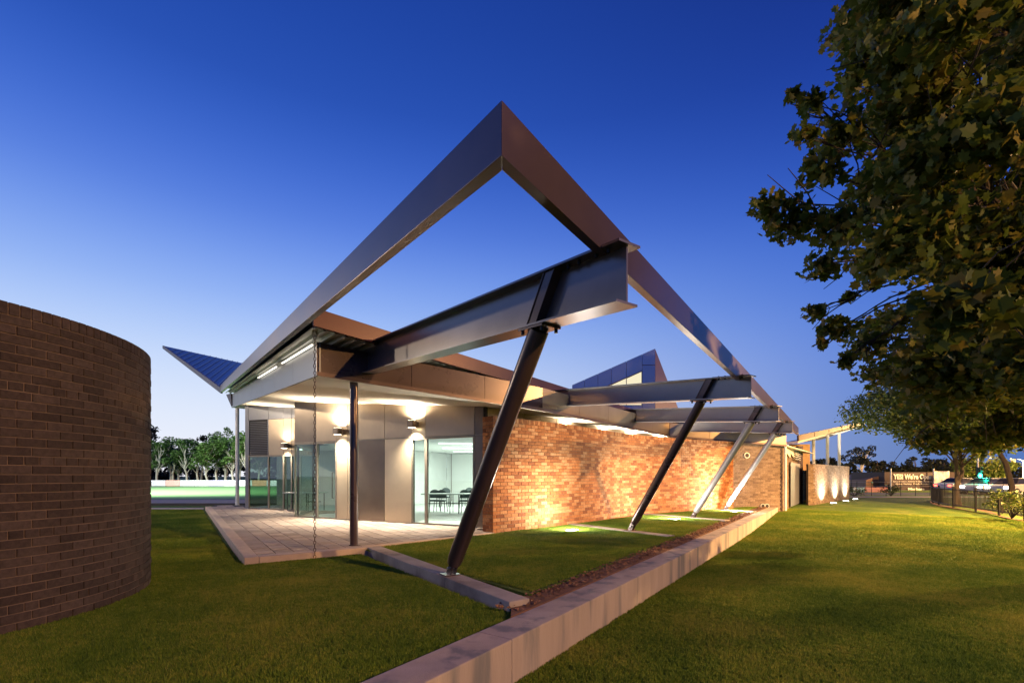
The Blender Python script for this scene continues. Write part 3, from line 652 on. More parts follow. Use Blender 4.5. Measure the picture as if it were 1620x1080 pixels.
obj('cladding_panel', MB().extr([F0 + Vector((0, 0, .1)), F0 + Vector((0, 0, .1)) + (gx(476) - F0) * .0 + Vector((0, 0, 0.001)), F0 + Vector((0, 0, .2))], (0, .001, 0)), M['backing'], pav_) if False else None
# return wall of glass between facades
rb = gx(497)
wallbox(F0 + Vector((.02, .13, 0)), rb - dG * .05, ZH - .1, lambda x, y: zsoff(x, y) - .002, M['bronze'], th=.08)
glazing(F0 + Vector((.03, .15, 0)), rb - dG * .05, .1, ZH - .12, M['glass'], fw=.05)
# clerestory-level panelled wall behind the long brick wall
H0 = Vector((-.74, 12.62, 0)); H1 = Vector((1.35, 14.9, 0)); H2 = Vector((3.7, 18.0, 0)); H3 = Vector((6.1, 20.2, 0)); H4 = Vector((9.0, 21.9, 0))
seg = [H0, H1, H2, H3, H4]
for i in range(4):
    a, b = seg[i], seg[i + 1]; wallbox(a, b, .05, lambda x, y: zsoff(x, y) - .002, M['backing'], th=.1)
    for k in range(4):
        q0 = a + (b - a) * (k / 4); q1 = a + (b - a) * ((k + 1) / 4)
        panel(q0, q1, 2.3, 2.3, zsoff(*q0[:2]), zsoff(*q1[:2]), M['bronze'] if (i + k) % 3 else M['gold'])
# interior
floorp = [(-7.0, 15.75), (-.75, 12.5), (8.8, 22.2), (8.0, 33.0), (-9.0, 33.0), (-11.5, 20.2), (-7.2, 18.3)]
obj('floor', MB().prism(floorp, .0, .088), M['floor'], pav_)
obj('ceiling', MB().prism([(-6.95, 16.1), (-.8, 12.85), (8.6, 22.3), (8.0, 32.8), (-9, 32.8), (-10.8, 20.3), (-7.0, 18.6)], 2.62, 2.66), M['white'], pav_)
def iwall(a, b, name='interior_wall'):
    a, b = Vector((*a, 0)), Vector((*b, 0)); return wallbox(a, b, .09, 2.61, M['white'], th=.1, name=name)
iwall((-3.45, 25.6), (8.5, 25.9)); iwall((-6.0, 19.2), (-3.46, 25.6)); 
iwall((8.7, 25.9), (8.7, 22.2))
for i in range(4): iwall(tuple((seg[i] + Vector((-.13, .13, 0)))[:2]), tuple((seg[i + 1] + Vector((-.13, .13, 0)))[:2]))
iwall((-11.0, 22.6), (-5.0, 22.6))
iwall((-5.55, 17.6), (-4.8, 19.4), 'whiteboard_wall')
for (a, b) in (((-2.6, 17.2), (1.6, 18.8)), ((-2.9, 20.2), (2.9, 22.0)), ((-2.8, 23.2), (4, 24.4))):
    a, b = Vector((*a, 2.60)), Vector((*b, 2.60)); obj('ceiling_tube', MB().bar(a, b, .16, .03), M['tube'], pav_)
al = bpy.data.lights.new('room_light', 'AREA'); al.energy = 460; al.color = (.95, 1, .93); al.size = 6; al.shape = 'RECTANGLE'; al.size_y = 5
ao = bpy.data.objects.new('room_light', al); COL.objects.link(ao); ao.parent = pav_; ao.location = Vector((.8, 20.5, 2.56)) - pav_.location
al3 = bpy.data.lights.new('room_light', 'AREA'); al3.energy = 170; al3.color = (.95, 1, .93); al3.size = 2.5
ao3 = bpy.data.objects.new('room_light', al3); COL.objects.link(ao3); ao3.parent = pav_; ao3.location = Vector((-2.2, 20.2, 2.55)) - pav_.location
al2 = bpy.data.lights.new('lobby_light', 'AREA'); al2.energy = 26; al2.color = (.75, 1, .85); al2.size = 1.4
ao2 = bpy.data.objects.new('lobby_light', al2); COL.objects.link(ao2); ao2.parent = pav_; ao2.location = Vector((-6.6, 19.6, 2.5)) - pav_.location
# partition line in far corner of room
obj('wall_joint', MB().box((-3.3 + .1, 25.5, 1.35), (.03, .03, 2.5)), M['mullion'], pav_)

# pavilion rest of walls: grey brick end & side
# ---- raised lit wedge on the roof
wd = thing('roof_lantern', 'triangular metal clad roof lantern with lit clerestory panes rising behind the beams', 'roof lantern', (4.5, 23, 4.4))
Pk = Q(1037, 551, 23); Lf = Q(905, 609, 23.8); Rb = Q(1037, 665, 23); Lb = Q(905, 665, 23.8)
zlow = 3.7
Pk2 = Vector((Pk.x + 3.0, Pk.y + 4.4, Pk.z - 3.6))
def onf(px, py):   # point on lantern front plane
    d = Pk - Lf; k = (px - CX) / F; u = (k * Lf.y - Lf.x) / (d.x - k * d.y); P = Lf + d * u; return Vector((P.x, P.y, H + (CY - py) * P.y / F))
nW = Vector((0, -1, 0)); dW = (Vector((Pk.x, Pk.y, 0)) - Vector((Lf.x, Lf.y, 0))).normalized(); nW = Vector((dW.y, -dW.x, 0))
body = MB(); base = [Vector((Lf.x, Lf.y, zlow)), Vector((Pk.x, Pk.y, zlow)), Pk - Vector((0, 0, .03)), Lf - Vector((0, 0, .03))]; base = [q - nW * .06 for q in base]
B2 = [Vector((Lf.x + 1.5, Lf.y + 5, zlow)), Vector((Pk.x + 3.3, Pk.y + 4.6, zlow)), Vector((Pk.x + 3.2, Pk.y + 4.5, zlow + .1)), Vector((Lf.x + 1.5, Lf.y + 5, zlow + .1))]
body.hexa([base[0], base[1], B2[1], B2[0]], [base[3], base[2], B2[2], B2[3]]); obj('body', body, M['maroon'], wd)
def wpanel(pts, m, name, out=.0, th=.03):
    return obj(name, MB().extr([p - nW * .03 + nW * out for p in pts], nW * th), m, wd)
tops = lambda px: Lf.z and 609 - (px - 905) * (58 / 132)
xs = [905, 925, 946, 967, 991, 1016, 1036.5]
for i in range(5):
    x0, x1 = xs[i] + .25, xs[i + 1] - .25; h = lambda x: 609 - (x - 905) * (58 / 132)
    lowf = (lambda x: min(640, 608 + 0 * x + max(0, (1016 - x)) * .27 - 22 + (0))) 
    wpanel([onf(x0, min(660, 586 + (1016 - x0) * .43)), onf(x1, min(660, 586 + (1016 - x1) * .43)), onf(x1, h(x1)), onf(x0, h(x0))], M['cool'], 'cladding_panel')
x0, x1 = 1016.25, 1036.5
wpanel([onf(x0, 577), onf(x1, 577), onf(x1, h(x1)), onf(x0, h(x0))], M['cool'], 'cladding_panel'); wpanel([onf(x0, 660), onf(x1, 660), onf(x1, 578), onf(x0, 578)], M['cool'], 'cladding_panel')
pan = [(946, 967), (967, 991), (991, 1015.5)]
for x0, x1 in pan:
    wpanel([onf(x0 + .6, 640), onf(x1 - .6, 640), onf(x1 - .6, 587.5 + (1016 - x1) * .43), onf(x0 + .6, 587.5 + (1016 - x0) * .43)], M['litwin'], 'pane', out=-.02, th=.01)
wpanel([onf(905, 665), onf(1015.8, 665), onf(1015.8, 641), onf(905, 641)], M['cool'], 'cladding_panel')
for x in (991,): wpanel([onf(x - .6, 640), onf(x + .6, 640), onf(x + .6, 598), onf(x - .6, 598)], M['mullion'], 'mullion', out=.0)
for x in (967,): wpanel([onf(x - .6, 640), onf(x + .6, 640), onf(x + .6, 608), onf(x - .6, 608)], M['mullion'], 'mullion', out=.0)

# ---- upturned wing roof, left
wg = thing('upturned_wing_roof', 'dark blue upturned triangular roof wing beyond the left eave', 'roof', (-15, 26, 4.5))
V0 = Q(349, 622, 22.7); V0t = V0 + Vector((0, 0, .30)); Tp = Q(257, 551, 25.5); Rr = Q(392, 578, 33)
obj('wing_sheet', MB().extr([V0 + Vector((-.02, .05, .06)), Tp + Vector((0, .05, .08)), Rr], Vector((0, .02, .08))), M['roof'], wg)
def ebar(a, b, h, w, m, name): a, b = Vector(a), Vector(b); obj(name, MB().hexa([a, b, b + Vector((.05, w, 0)), a + Vector((.05, w, 0))], [a + Vector((0, 0, h)), b + Vector((0, 0, h * .6)), b + Vector((.05, w, h * .6)), a + Vector((.05, w, h))]), m, wg)
ebar(V0, Tp, .26, .08, M['zinc'], 'edge_channel')
d_ = (Rr - Tp); 
for k in range(1, 14):
    t_ = k / 14; a = V0.lerp(Tp, t_) + Vector((0, .09, .22)); b = V0.lerp(Rr, 1).lerp(Tp, t_) + Vector((0, 0, .14)); obj('seam', MB().bar(a, b, .03, .012), M['roof'], wg)

# ---- upturned wing, right end with white posts
wr = thing('upturned_canopy', 'pale edged canopy tilting up on three white posts at the far end', 'canopy', (18, 27, 3.4))
K0 = Q(1262, 701, 25); K1 = Q(1368, 673, 31); 
K0b = K0 + L * 2.2 + Vector((0, 0, -.15)); K1b = K1 + L * 2.6 + Vector((0, 0, -.75))
obj('canopy_sheet', MB().hexa([K0, K1, K1b, K0b], [q + Vector((0, 0, .12)) for q in (K0, K1, K1b, K0b)]), M['soffit'], wr)
nn = Vector((.03, -.05, 0))
npan = 5
for i in range(npan):
    a = K0.lerp(K1, i / npan) + nn; b = K0.lerp(K1, (i + 1) / npan - .006) + nn
    obj('edge_channel', MB().hexa([a + Vector((0, 0, .12)), b + Vector((0, 0, .12)), b + Vector((-.05, .08, .12)), a + Vector((-.05, .08, .12))], [a + Vector((0, 0, .42 - .03 * i)), b + Vector((0, 0, .42 - .03 * i - .03)), b + Vector((-.05, .08, .42 - .03 * i - .03)), a + Vector((-.05, .08, .42 - .03 * i))]), M['maroon'], wr)
for px_, yb in ((1287, 26.6), (1309, 28.0), (1327.5, 29.2)):
    t_ = (px_ - 1262) / 106; P = K0.lerp(K1, t_); yb += 1.6; P = Vector(((px_ - CX) / F * (yb + .6), yb + .6, 0)); zt_ = H + (CY - (699 - (px_ - 1262) * .262)) * P.y / F
    obj('post', MB().tube([(P.x, P.y, -.1), (P.x, P.y, zt_)], .085, 16), M['whitepost'], wr, smooth=True)

# ================================================================ brick walls
def project(p):
    if p.y < .3: return None
    return CX + p.x / p.y * F, CY - (p.z - H) / p.y * F
def brick_wall(root, path_pts, closed, z0, ncourse, m, mort, header_rows=(), cap=True, thick=.23, faces='out', soldier=True, n_single=300, ends=True):
    """path_pts: plan polyline (outer face), bricks on its right-hand side"""
    bl, bh, mj = .23, .075, .012
    P = [Vector((p[0], p[1], 0)) for p in path_pts]
    if closed: P.append(P[0])
    cum = [0]
    for i in range(len(P) - 1): cum.append(cum[-1] + (P[i + 1] - P[i]).length)
    Lt = cum[-1]
    import bisect
    def at(s):
        s = max(0, min(Lt - 1e-6, s)); i = min(len(P) - 2, bisect.bisect_right(cum, s) - 1); d = (P[i + 1] - P[i]).normalized(); return P[i] + d * (s - cum[i]), d
    zt = z0 + ncourse * .086
    # mortar core
    core = MB(); n = len(P) - (1 if closed else 0); rec = .012
    inn, outp = [], []
    for i in range(n):
        if closed: d = (P[(i + 1) % n] - P[(i - 1) % n]).normalized()
        else: d = (P[min(i + 1, n - 1)] - P[max(i - 1, 0)]).normalized()
        nn = Vector((d.y, -d.x, 0)); outp.append(P[i] - nn * rec); inn.append(P[i] - nn * (thick - rec))
    ztc = zt + (.118 - rec if cap else 0)
    for i in range(n if closed else n - 1):
        j = (i + 1) % n
        core.hexa([Vector((q.x, q.y, z0 - .3)) for q in (outp[i], outp[j], inn[j], inn[i])], [Vector((q.x, q.y, ztc)) for q in (outp[i], outp[j], inn[j], inn[i])])
    obj('mortar_core', core, mort, root, fixn=True)
    items = []      # (centre, angle, length, height, z)
    def course(z, h, unit, off, lenb, dep):
        cnt = int(round(Lt / unit)) if closed else int(math.ceil(Lt / unit)) + 1
        ueff = Lt / cnt if closed else unit
        for k in range(cnt):
            s0 = k * ueff + off
            if closed: s0 = s0 % Lt; s1 = s0 + ueff - mj
            else:
                s1 = min(Lt, s0 + ueff - mj); s0 = max(0, s0)
                if s1 - s0 < .03: continue
            sm = (s0 + s1) / 2
            if closed: sm = sm % Lt
            p, d = at(sm); items.append((p, d, s1 - s0, h, z + h / 2, dep))
    for r_ in range(ncourse):
        z = z0 + r_ * .086 + .005
        if r_ in header_rows: course(z, bh, .12, 0.0 if r_ % 2 else .06, .11, .05)
        else: course(z, bh, .24, (-.12 if r_ % 2 else 0.0), bl, .05)
    if cap: course(zt + .005, .112, .086, 0, .076, thick)
    scored = []
    for idx, (p, d, ln, h, z, dep) in enumerate(items):
        nn = Vector((d.y, -d.x, 0)); vdir = Vector((p.x, p.y, 0)); fac = -nn.dot(vdir.normalized()); pr = project(Vector((p.x, p.y, z)))
        sc = 0
        if fac > 0.02 and pr and -20 < pr[0] < 1640 and -20 < pr[1] < 1100: sc = ln * h * fac / (p.y ** 2)
        scored.append((sc, idx))
    scored.sort(reverse=True); single = set(i for sc, i in scored[:n_single] if sc > 0)
    rest = MB(); cache = {}
    for idx, (p, d, ln, h, z, dep) in enumerate(items):
        nn = Vector((d.y, -d.x, 0)); jit = random.uniform(-.0022, .0022); a = math.atan2(d.y, d.x); c = p - nn * (dep / 2 + jit)
        if dep > .1: c = p - nn * (dep / 2 - .001)
        if idx in single:
            key = (round(ln, 2), h, dep)
            if key not in cache:
                o = obj('brick', MB().box((0, 0, 0), (ln, dep, h)), m, root, local=True, bevel=.004); cache[key] = o.data
            else: o = obj('brick', None, m, root, data=cache[key])
            o.location = Vector((c.x, c.y, z)) - root.location; o.rotation_euler = (random.uniform(-.006, .006), random.uniform(-.004, .004), a)
        else: rest.box((c.x, c.y, z), (ln, dep, h), a)
    if rest.v: obj('brickwork', rest, m, root, kind='stuff', fixn=False)
    return zt + (.118 if cap else 0)

# round dark brick enclosure at left
CC = Vector((-6.93, 5.2, 0)); RR = 2.44
cw = thing('curved_brick_wall', 'dark brick drum wall with an upright header course along its rim, on the lawn', 'wall', (CC.x, CC.y, 0))
nseg = 96; circ = [(CC.x + RR * math.cos(-2 * math.pi * k / nseg * -1), CC.y + RR * math.sin(2 * math.pi * k / nseg)) for k in range(nseg)]
brick_wall(cw, circ, True, 0, 34, M['brick_dark'], M['mortar'], header_rows=(2, 10, 18, 26))
# long recycled brick wall
def smooth_path(pts, n=10):
    out = []; P = [Vector(p) for p in pts]; P = [P[0] * 2 - P[1]] + P + [P[-1] * 2 - P[-2]]
    for i in range(1, len(P) - 2):
        for k in range(n):
            t = k / n; a, b, c, d = P[i - 1], P[i], P[i + 1], P[i + 2]
            out.append(tuple(.5 * ((2 * b) + (c - a) * t + (2 * a - 5 * b + 4 * c - d) * t * t + (3 * b - a - 3 * c + d) * t ** 3)))
    out.append(tuple(P[-2])); return out
LW = smooth_path([(-.45, 11.5), (1.69, 13.6), (3.95, 16.45), (6.35, 18.45), (9.29, 20.3)], 6)
lwl = thing('long_brick_wall', 'long curving orange brick wall lit by ground lights behind the struts', 'wall', (-.45, 11.5, 0))
brick_wall(lwl, LW, False, .0, 32, M['brick_red'], M['mortar2'], n_single=270)
brick_wall(lwl, [(-.715, 11.745), (-.462, 11.502)], False, .0, 32, M['brick_red'], M['mortar2'], thick=.14, n_single=30)
# grey brick block at the far end
gbw = thing('grey_brick_block', 'grey brown brick end block with round vents beside the last strut', 'wall', (10.5, 21.5, 0))
gp = [(9.05, 21.05), (12.0, 21.45), (15.9, 26.9)]
brick_wall(gbw, gp, False, -.2, 36, M['brick_grey'], M['mortar'], cap=False)
for px_, py_, r_ in ((1181, 720, .13), (1206, 800, .11), (1212.5, 800, .11)):
    P = on_line(Vector((9.05, 21.05, 0)), Vector((12.0, 21.45, 0)), px_); z = H + (CY - py_) * P.y / F; n_ = Vector((.13, -.99, 0))
    v_ = obj('vent_pipe', MB().tube([P + Vector((0, .02, z)), P + n_ * .05 + Vector((0, 0, z))], r_, 20), M['galv'], gbw, smooth=True)
    obj('vent_hole', MB().tube([P + n_ * .03 + Vector((0, 0, z)), P + n_ * .053 + Vector((0, 0, z))], r_ * .7, 20), M['black'], v_)
obj('downpipe', MB().tube([(12.08, 21.36, -.1), (12.08, 21.36, 2.85)], .05, 12), M['whitepost'], gbw, smooth=True)
# metal doors/side panels beyond
S0, S1 = Vector((13.4, 23.35, 0)), Vector((15.75, 26.55, 0)); dS = (S1 - S0).normalized(); nS = Vector((dS.y, -dS.x, 0))
for k in range(3):
    a = S0 + dS * (k * (S1 - S0).length / 3) + nS * .03; b = S0 + dS * ((k + 1) * (S1 - S0).length / 3 - .02) + nS * .03
    obj('metal_door', MB().extr([a + Vector((0, 0, -.05)), b + Vector((0, 0, -.05)), b + Vector((0, 0, 2.1)), a + Vector((0, 0, 2.1))], nS * .03), M['zinc'], gbw)
a, b = Vector((12.4, 22.0, 0)) + nS * .02, Vector((15.6, 26.4, 0)) + nS * .02
for k in range(3):
    q0 = a.lerp(b, k / 3); q1 = a.lerp(b, (k + 1) / 3 - .01); obj('side_panel', MB().extr([q0 + Vector((0, 0, 2.55)), q1 + Vector((0, 0, 2.3)), q1 + Vector((0, 0, 2.85)), q0 + Vector((0, 0, 2.85))], nS * .03), M['soffit'], gbw)
for k in range(5):
    z = 2.3 + k * .1; obj('slat', MB().bar(S0.lerp(S1, .35) + nS * .08 + Vector((0, 0, z)), S0.lerp(S1, 1.0) + nS * .08 + Vector((0, 0, z)), .03, .04), M['zinc'], gbw)
obj('corner_post', MB().box((16.05, 27.0, 1.5), (.25, .25, 3.2)), M['steel'], gbw)
obj('side_wall', MB().box((17.0, 28.6, 1.6), (1.1, .25, 3.4)), mat('ochre_render', (.55, .33, .16), rough=.8), gbw)
# gate
gt = thing('slatted_gate', 'dark vertical bar gate beside the far end of the pavilion', 'gate', (16.3, 27.3, 0))
for k in range(9):
    x = 16.30 + k * .1; obj('bar', MB().bar((x, 27.3 + k * .02, .05), (x, 27.3 + k * .02, 1.75), .05, .05, up=(0, 1, 0)), M['black'], gt)
obj('rail', MB().bar((16.25, 27.35, 1.6), (17.15, 27.53, 1.6), .03, .05), M['black'], gt); obj('rail', MB().bar((16.25, 27.35, .2), (17.15, 27.53, .2), .03, .05), M['black'], gt)
# low free-standing brick wall
lb = thing('low_brick_wall', 'free standing pale brick wall with three light pools beneath white posts', 'wall', (19, 29, 0))
brick_wall(lb, [(15.7, 25.62), (15.95, 25.6), (22.6, 32.4)], False, -.2, 25, M['brick_grey'], M['mortar'])

# ================================================================ lamps on walls and in the ground
def wall_lamp(pos, nn, label, pu=1700, pd=1500, size=.2):
    t = thing('wall_lamp', label, 'lamp', pos, math.atan2(nn.y, nn.x) + math.pi / 2, group='bronze up and down wall lamps')
    obj('housing', MB().box((0, -.17, 0), (size, .20, .2)), M['lampbody'], t, local=True, bevel=.006)
    obj('wall_bracket', MB().box((.05, -.035, 0), (.1, .07, .14)), M['lampbody'], t, local=True, bevel=.004)
    obj('lens', MB().box((0, -.17, -.1025), (size * .8, .15, .006)), M['lens_warm'], t, local=True)
    obj('lens', MB().box((0, -.17, .1025), (size * .8, .15, .006)), M['lens_warm'], t, local=True)
    p = Vector(pos) + nn * .17
    for zz, pw_, tz, nm in ((.12, pu, 1, 'up_light'), (-.12, pd, -1, 'down_light')):
        l = bpy.data.lights.new(nm, 'SPOT'); l.energy = pw_; l.color = (1, .85, .66); l.spot_size = math.radians(160 if tz > 0 else 120); l.spot_blend = 1.0; l.shadow_soft_size = .04
        o = bpy.data.objects.new(nm, l); COL.objects.link(o); o.parent = t; o.location = (0, -.17, zz); o.rotation_euler = (0 if tz < 0 else math.pi, 0, 0)
    return t
for px_, z_, lab in ((659, 2.88, 'bronze wall lamp above the tall window with chairs behind'), (542, 2.80, 'bronze wall lamp beside the dark column, over the glass door')):
    P = fx(px_) + nF * .03; wall_lamp((P.x, P.y, z_), nF, lab)
P = gx(456) + nG * .03; wall_lamp((P.x, P.y, 2.62), nG, 'bronze wall lamp beside the louvre vent in the recessed far facade', pu=600, pd=500)
tlab = ['small lamp under the eaves above the near part of the brick wall', 'small lamp under the eaves above the middle of the brick wall', 'small lamp under the eaves past the middle of the brick wall', 'small lamp under the eaves above the far part of the brick wall']
for k, px_ in enumerate((893, 954, 997, 1040)):
    for i in range(4):
        P = on_line(seg[i], seg[i + 1], px_)
        if min(seg[i].x, seg[i + 1].x) <= P.x <= max(seg[i].x, seg[i + 1].x):
            d = (seg[i + 1] - seg[i]).normalized(); nn = Vector((d.y, -d.x, 0)); P = P + nn * .03
            wall_lamp((P.x, P.y, 2.72), nn, tlab[k], pu=1500, pd=120, size=.2); break
glab = ['ground light glowing in the grass at the near foot of the brick wall', 'ground light in the grass behind the second strut', 'ground light in the grass behind the third strut']
for k, (px_, py_) in enumerate(((860, 834), (1036, 818.5), (1133, 807))):
    P = G(px_, py_, .09); P = P + Vector((.66, -.66, 0) if k == 0 else (.5, -.5, 0)); t = thing('ground_light', glab[k], 'lamp', (P.x, P.y, .07), .8, group='ground lights along the brick wall')
    obj('rim', MB().box((0, 0, .012), (.34, .2, .03)), M['galv'], t, local=True, bevel=.004); obj('lens', MB().box((0, 0, .0305), (.30, .16, .006)), M['lens_cool'], t, local=True)
    best = min(LW, key=lambda q: (Vector((q[0], q[1], 0)) - Vector((P.x, P.y, 0))).length); tgt = Vector((best[0], best[1], 1.1)); tgt = tgt + (tgt - Vector((P.x, P.y, 1.1))) * .3; tgt.z = 1.9
    spot('wall_wash', (P.x, P.y, .13), tgt, (360, 760, 850)[k], (1, .98, .94), 160, 1.0, .08)
    plamp('glow', (P.x, P.y, .35), 150, (1, .95, .84), .12); spot('up_glow', (P.x, P.y, .14), (P.x + .15, P.y - .15, 3), (520, 800, 800)[k], (1, .95, .84), 150, 1.0, .1)
glab = ['ground light at the near end of the low brick wall', 'ground light at the middle of the low brick wall', 'ground light at the far end of the low brick wall']
for k, (px_, py_) in enumerate(((1304, 797), (1325, 794.5), (1341, 792))):
    W0_, W1_ = Vector((15.95, 25.6, 0)), Vector((22.6, 32.4, 0)); dW_ = (W1_ - W0_).normalized(); P = on_line(W0_, W1_, px_ - 4) + Vector((dW_.y, -dW_.x, 0)) * .55; t = thing('ground_light', glab[k], 'lamp', (P.x, P.y, -.08), .8, group='ground lights along the low brick wall')
    obj('rim', MB().box((0, 0, .012), (.34, .3, .04)), M['galv'], t, local=True, bevel=.004); obj('lens', MB().box((0, 0, .034), (.28, .24, .006)), M['lens_cool'], t, local=True)
    spot('wall_wash', (P.x, P.y, .02), (P.x - .35, P.y + .35, 1.5), 1000, (1, .9, .74), 140, .9, .06)

# rain chain
ch = thing('rain_chain', 'rusty rain chain hanging from the eave corner down to the lawn', 'chain', (-3.405, 8.35, 0))
top = Vector((-3.405, 8.35, 3.92)); nl = 64; ll = (3.92 - .02) / nl
def link_mesh():
    mb = MB(); pts = []
    for k in range(14):
        a = 2 * math.pi * k / 14; pts.append((math.cos(a) * .019, 0, math.sin(a) * (ll * .5 + .003)))
    pts.append(pts[0]); mb.tube(pts, .0055, 6, caps=False); return mb
o0 = None
for k in range(nl):
    o = obj('link', link_mesh() if o0 is None else None, M['chain'], ch, local=True, smooth=True, data=None if o0 is None else o0.data); o0 = o0 or o
    o.location = (random.uniform(-.002, .002), random.uniform(-.002, .002), .02 + ll * (k + .5)); o.rotation_euler = (0, 0, (math.pi / 2 if k % 2 else 0) + .5)
obj('hook_bracket', MB().box((-3.405, 8.35, 3.92), (.07, .07, .16)), M['galv'], ch, bevel=.004)

# ================================================================ chairs and tables seen through the window
def make_chair():
    t = thing('stacking_chair', '', 'chair')
    obj('seat', MB().box((0, 0, .42), (.42, .42, .06)), M['chair'], t, local=True, bevel=.02)
    bp_ = []
    for k in range(13):
        a = math.pi * k / 12; bp_.append((.20 * math.cos(a), .20, .66 + .17 * math.sin(a)))
    bp_ += [(-.17, .19, .50), (.17, .19, .50)]
    obj('backrest', MB().extr([Vector(q) for q in bp_], Vector((0, .04, 0))), M['chair'], t, local=True, bevel=.008)
    for sx_ in (-1, 1):
        obj('leg', MB().tube([(.19 * sx_, -.2, .40), (.21 * sx_, -.24, 0)], .013, 8), M['black'], t, local=True)
        obj('leg', MB().tube([(.19 * sx_, .20, .55), (.19 * sx_, .18, .40), (.21 * sx_, .26, 0)], .013, 8), M['black'], t, local=True)
    return t
cp = make_chair(); fz = .09
spots_ch = [(699.5, 18.6), (716, 18.3), (733, 19.4), (745, 18.1), (688, 18.9), (726, 21.5), (520, 19.6), (482, 18.5)]
clab = ['dark chair under the table, first full one seen through the tall window', 'dark chair behind the table near the middle of the tall window', 'dark chair at the right table behind the tall window', 'dark chair partly hidden by the raking strut', 'dark chair cut off by the window frame beside the first full one',
        'dark chair farther back in the lit room', 'dark chair seen through the right glass door', 'dark chair seen through the left glass door']
tabs = [(706, 17.6), (739, 17.7)]
for k, (px_, Y_) in enumerate([(697, 18.2), (735, 18.2), (688, 18.35), (748, 18.1), (704, 21.3), (741, 21.5), (482, 19.2), (489, 20.2)]):
    c = cp if k == 0 else copy_tree(cp); c.location = ((px_ - CX) / F * Y_, Y_, fz); c.rotation_euler = (0, 0, random.uniform(-.4, .4)); tag(c, clab[k], 'chair', 'chairs round the meeting tables')
def make_table():
    t = thing('folding_table', '', 'table'); obj('tabletop', MB().box((0, 0, .70), (1.5, .7, .035)), M['tabletop'], t, local=True, bevel=.004)
    for x in (-.6, .6):
        for y in (-.28, .28): obj('leg', MB().tube([(x, y, 0), (x, y, .685)], .014, 8), M['black'], t, local=True)
    obj('crossbar', MB().bar((-.6, 0, .35), (.6, 0, .35), .03, .03), M['black'], t, local=True); return t
tp_ = make_table()
for k, (px_, Y_, lab) in enumerate(((702, 17.55, 'pale folding table just inside the tall window'), (740, 17.6, 'pale folding table half hidden by the raking strut'), (484, 18.9, 'folding table behind the glass doors'))):
    c = tp_ if k == 0 else copy_tree(tp_); c.location = ((px_ - CX) / F * Y_, Y_, fz); c.rotation_euler = (0, 0, -.08); tag(c, lab, 'table', 'folding tables in the meeting room')

# ================================================================ sports field, paths, boards behind left
zg = 0.0
tag(obj('concrete_path', MB().add([(-40, 20.75, .004), (-13.3, 20.85, .004), (-13.9, 21.8, .004), (-40, 21.6, .004)], [(0, 1, 2, 3)]), M['path']), kind='structure')
tag(obj('asphalt_track', MB().add([(-80, 24.2, .006), (-10, 24.2, .006), (-10, 29.6, .006), (-80, 29.6, .006)], [(0, 1, 2, 3)]), M['path']), kind='structure')
tag(obj('kerb_edge', MB().box((-40, 24.0, .0), (62, .3, .16)), M['asphalt'], bevel=.01), kind='structure')
tag(obj('sports_field', MB().add([(-90, 29.8, .012), (6, 29.8, .012), (6, 66, .012), (-90, 66, .012)], [(0, 1, 2, 3)]), M['grass_field']), kind='structure')
adc = [(.7, .65, .72), (.75, .35, .22), (.72, .7, .75), (.55, .5, .7), (.75, .74, .76), (.78, .42, .36)]
am = [mat('board_paint_%s' % c, col, rough=.6) for c, col in zip(('grey', 'orange', 'white', 'lilac', 'pale', 'salmon'), adc)]
ab = thing('boundary_boards', 'row of coloured advertising boards round the far side of the sports field', 'boards', (-35, 67, 0))
for k in range(22):
    x0 = -50 + k * 2.0; obj('board_panel', MB().box((x0 + 1, 67, .42), (1.96, .06, .8)), am[(k * 5 + k // 3) % 6], ab)

# floodlights on masts over the sports field, beyond the picture's left side
for (x_, y_, lab, tg) in ((-60, 26, 'tall floodlight mast at the left end of the sports field', (-34, 54, 0)), (-38, 26.5, 'tall floodlight mast on the near side of the sports field', (-22, 56, 0))):
    t = thing('floodlight_mast', lab, 'floodlight', (x_, y_, 0)); obj('mast', MB().tube([(x_, y_, 0), (x_, y_, 15)], [.2, .1], 12), M['galv'], t, smooth=True)
    obj('lamp_head', MB().box((x_, y_, 15.2), (1.6, .4, .6)), M['galv'], t); 
    sp_ = spot('flood', (x_ + .3, y_ + .4, 15.0), tg, 140000, (.93, 1, .88), 84, .8, .4)

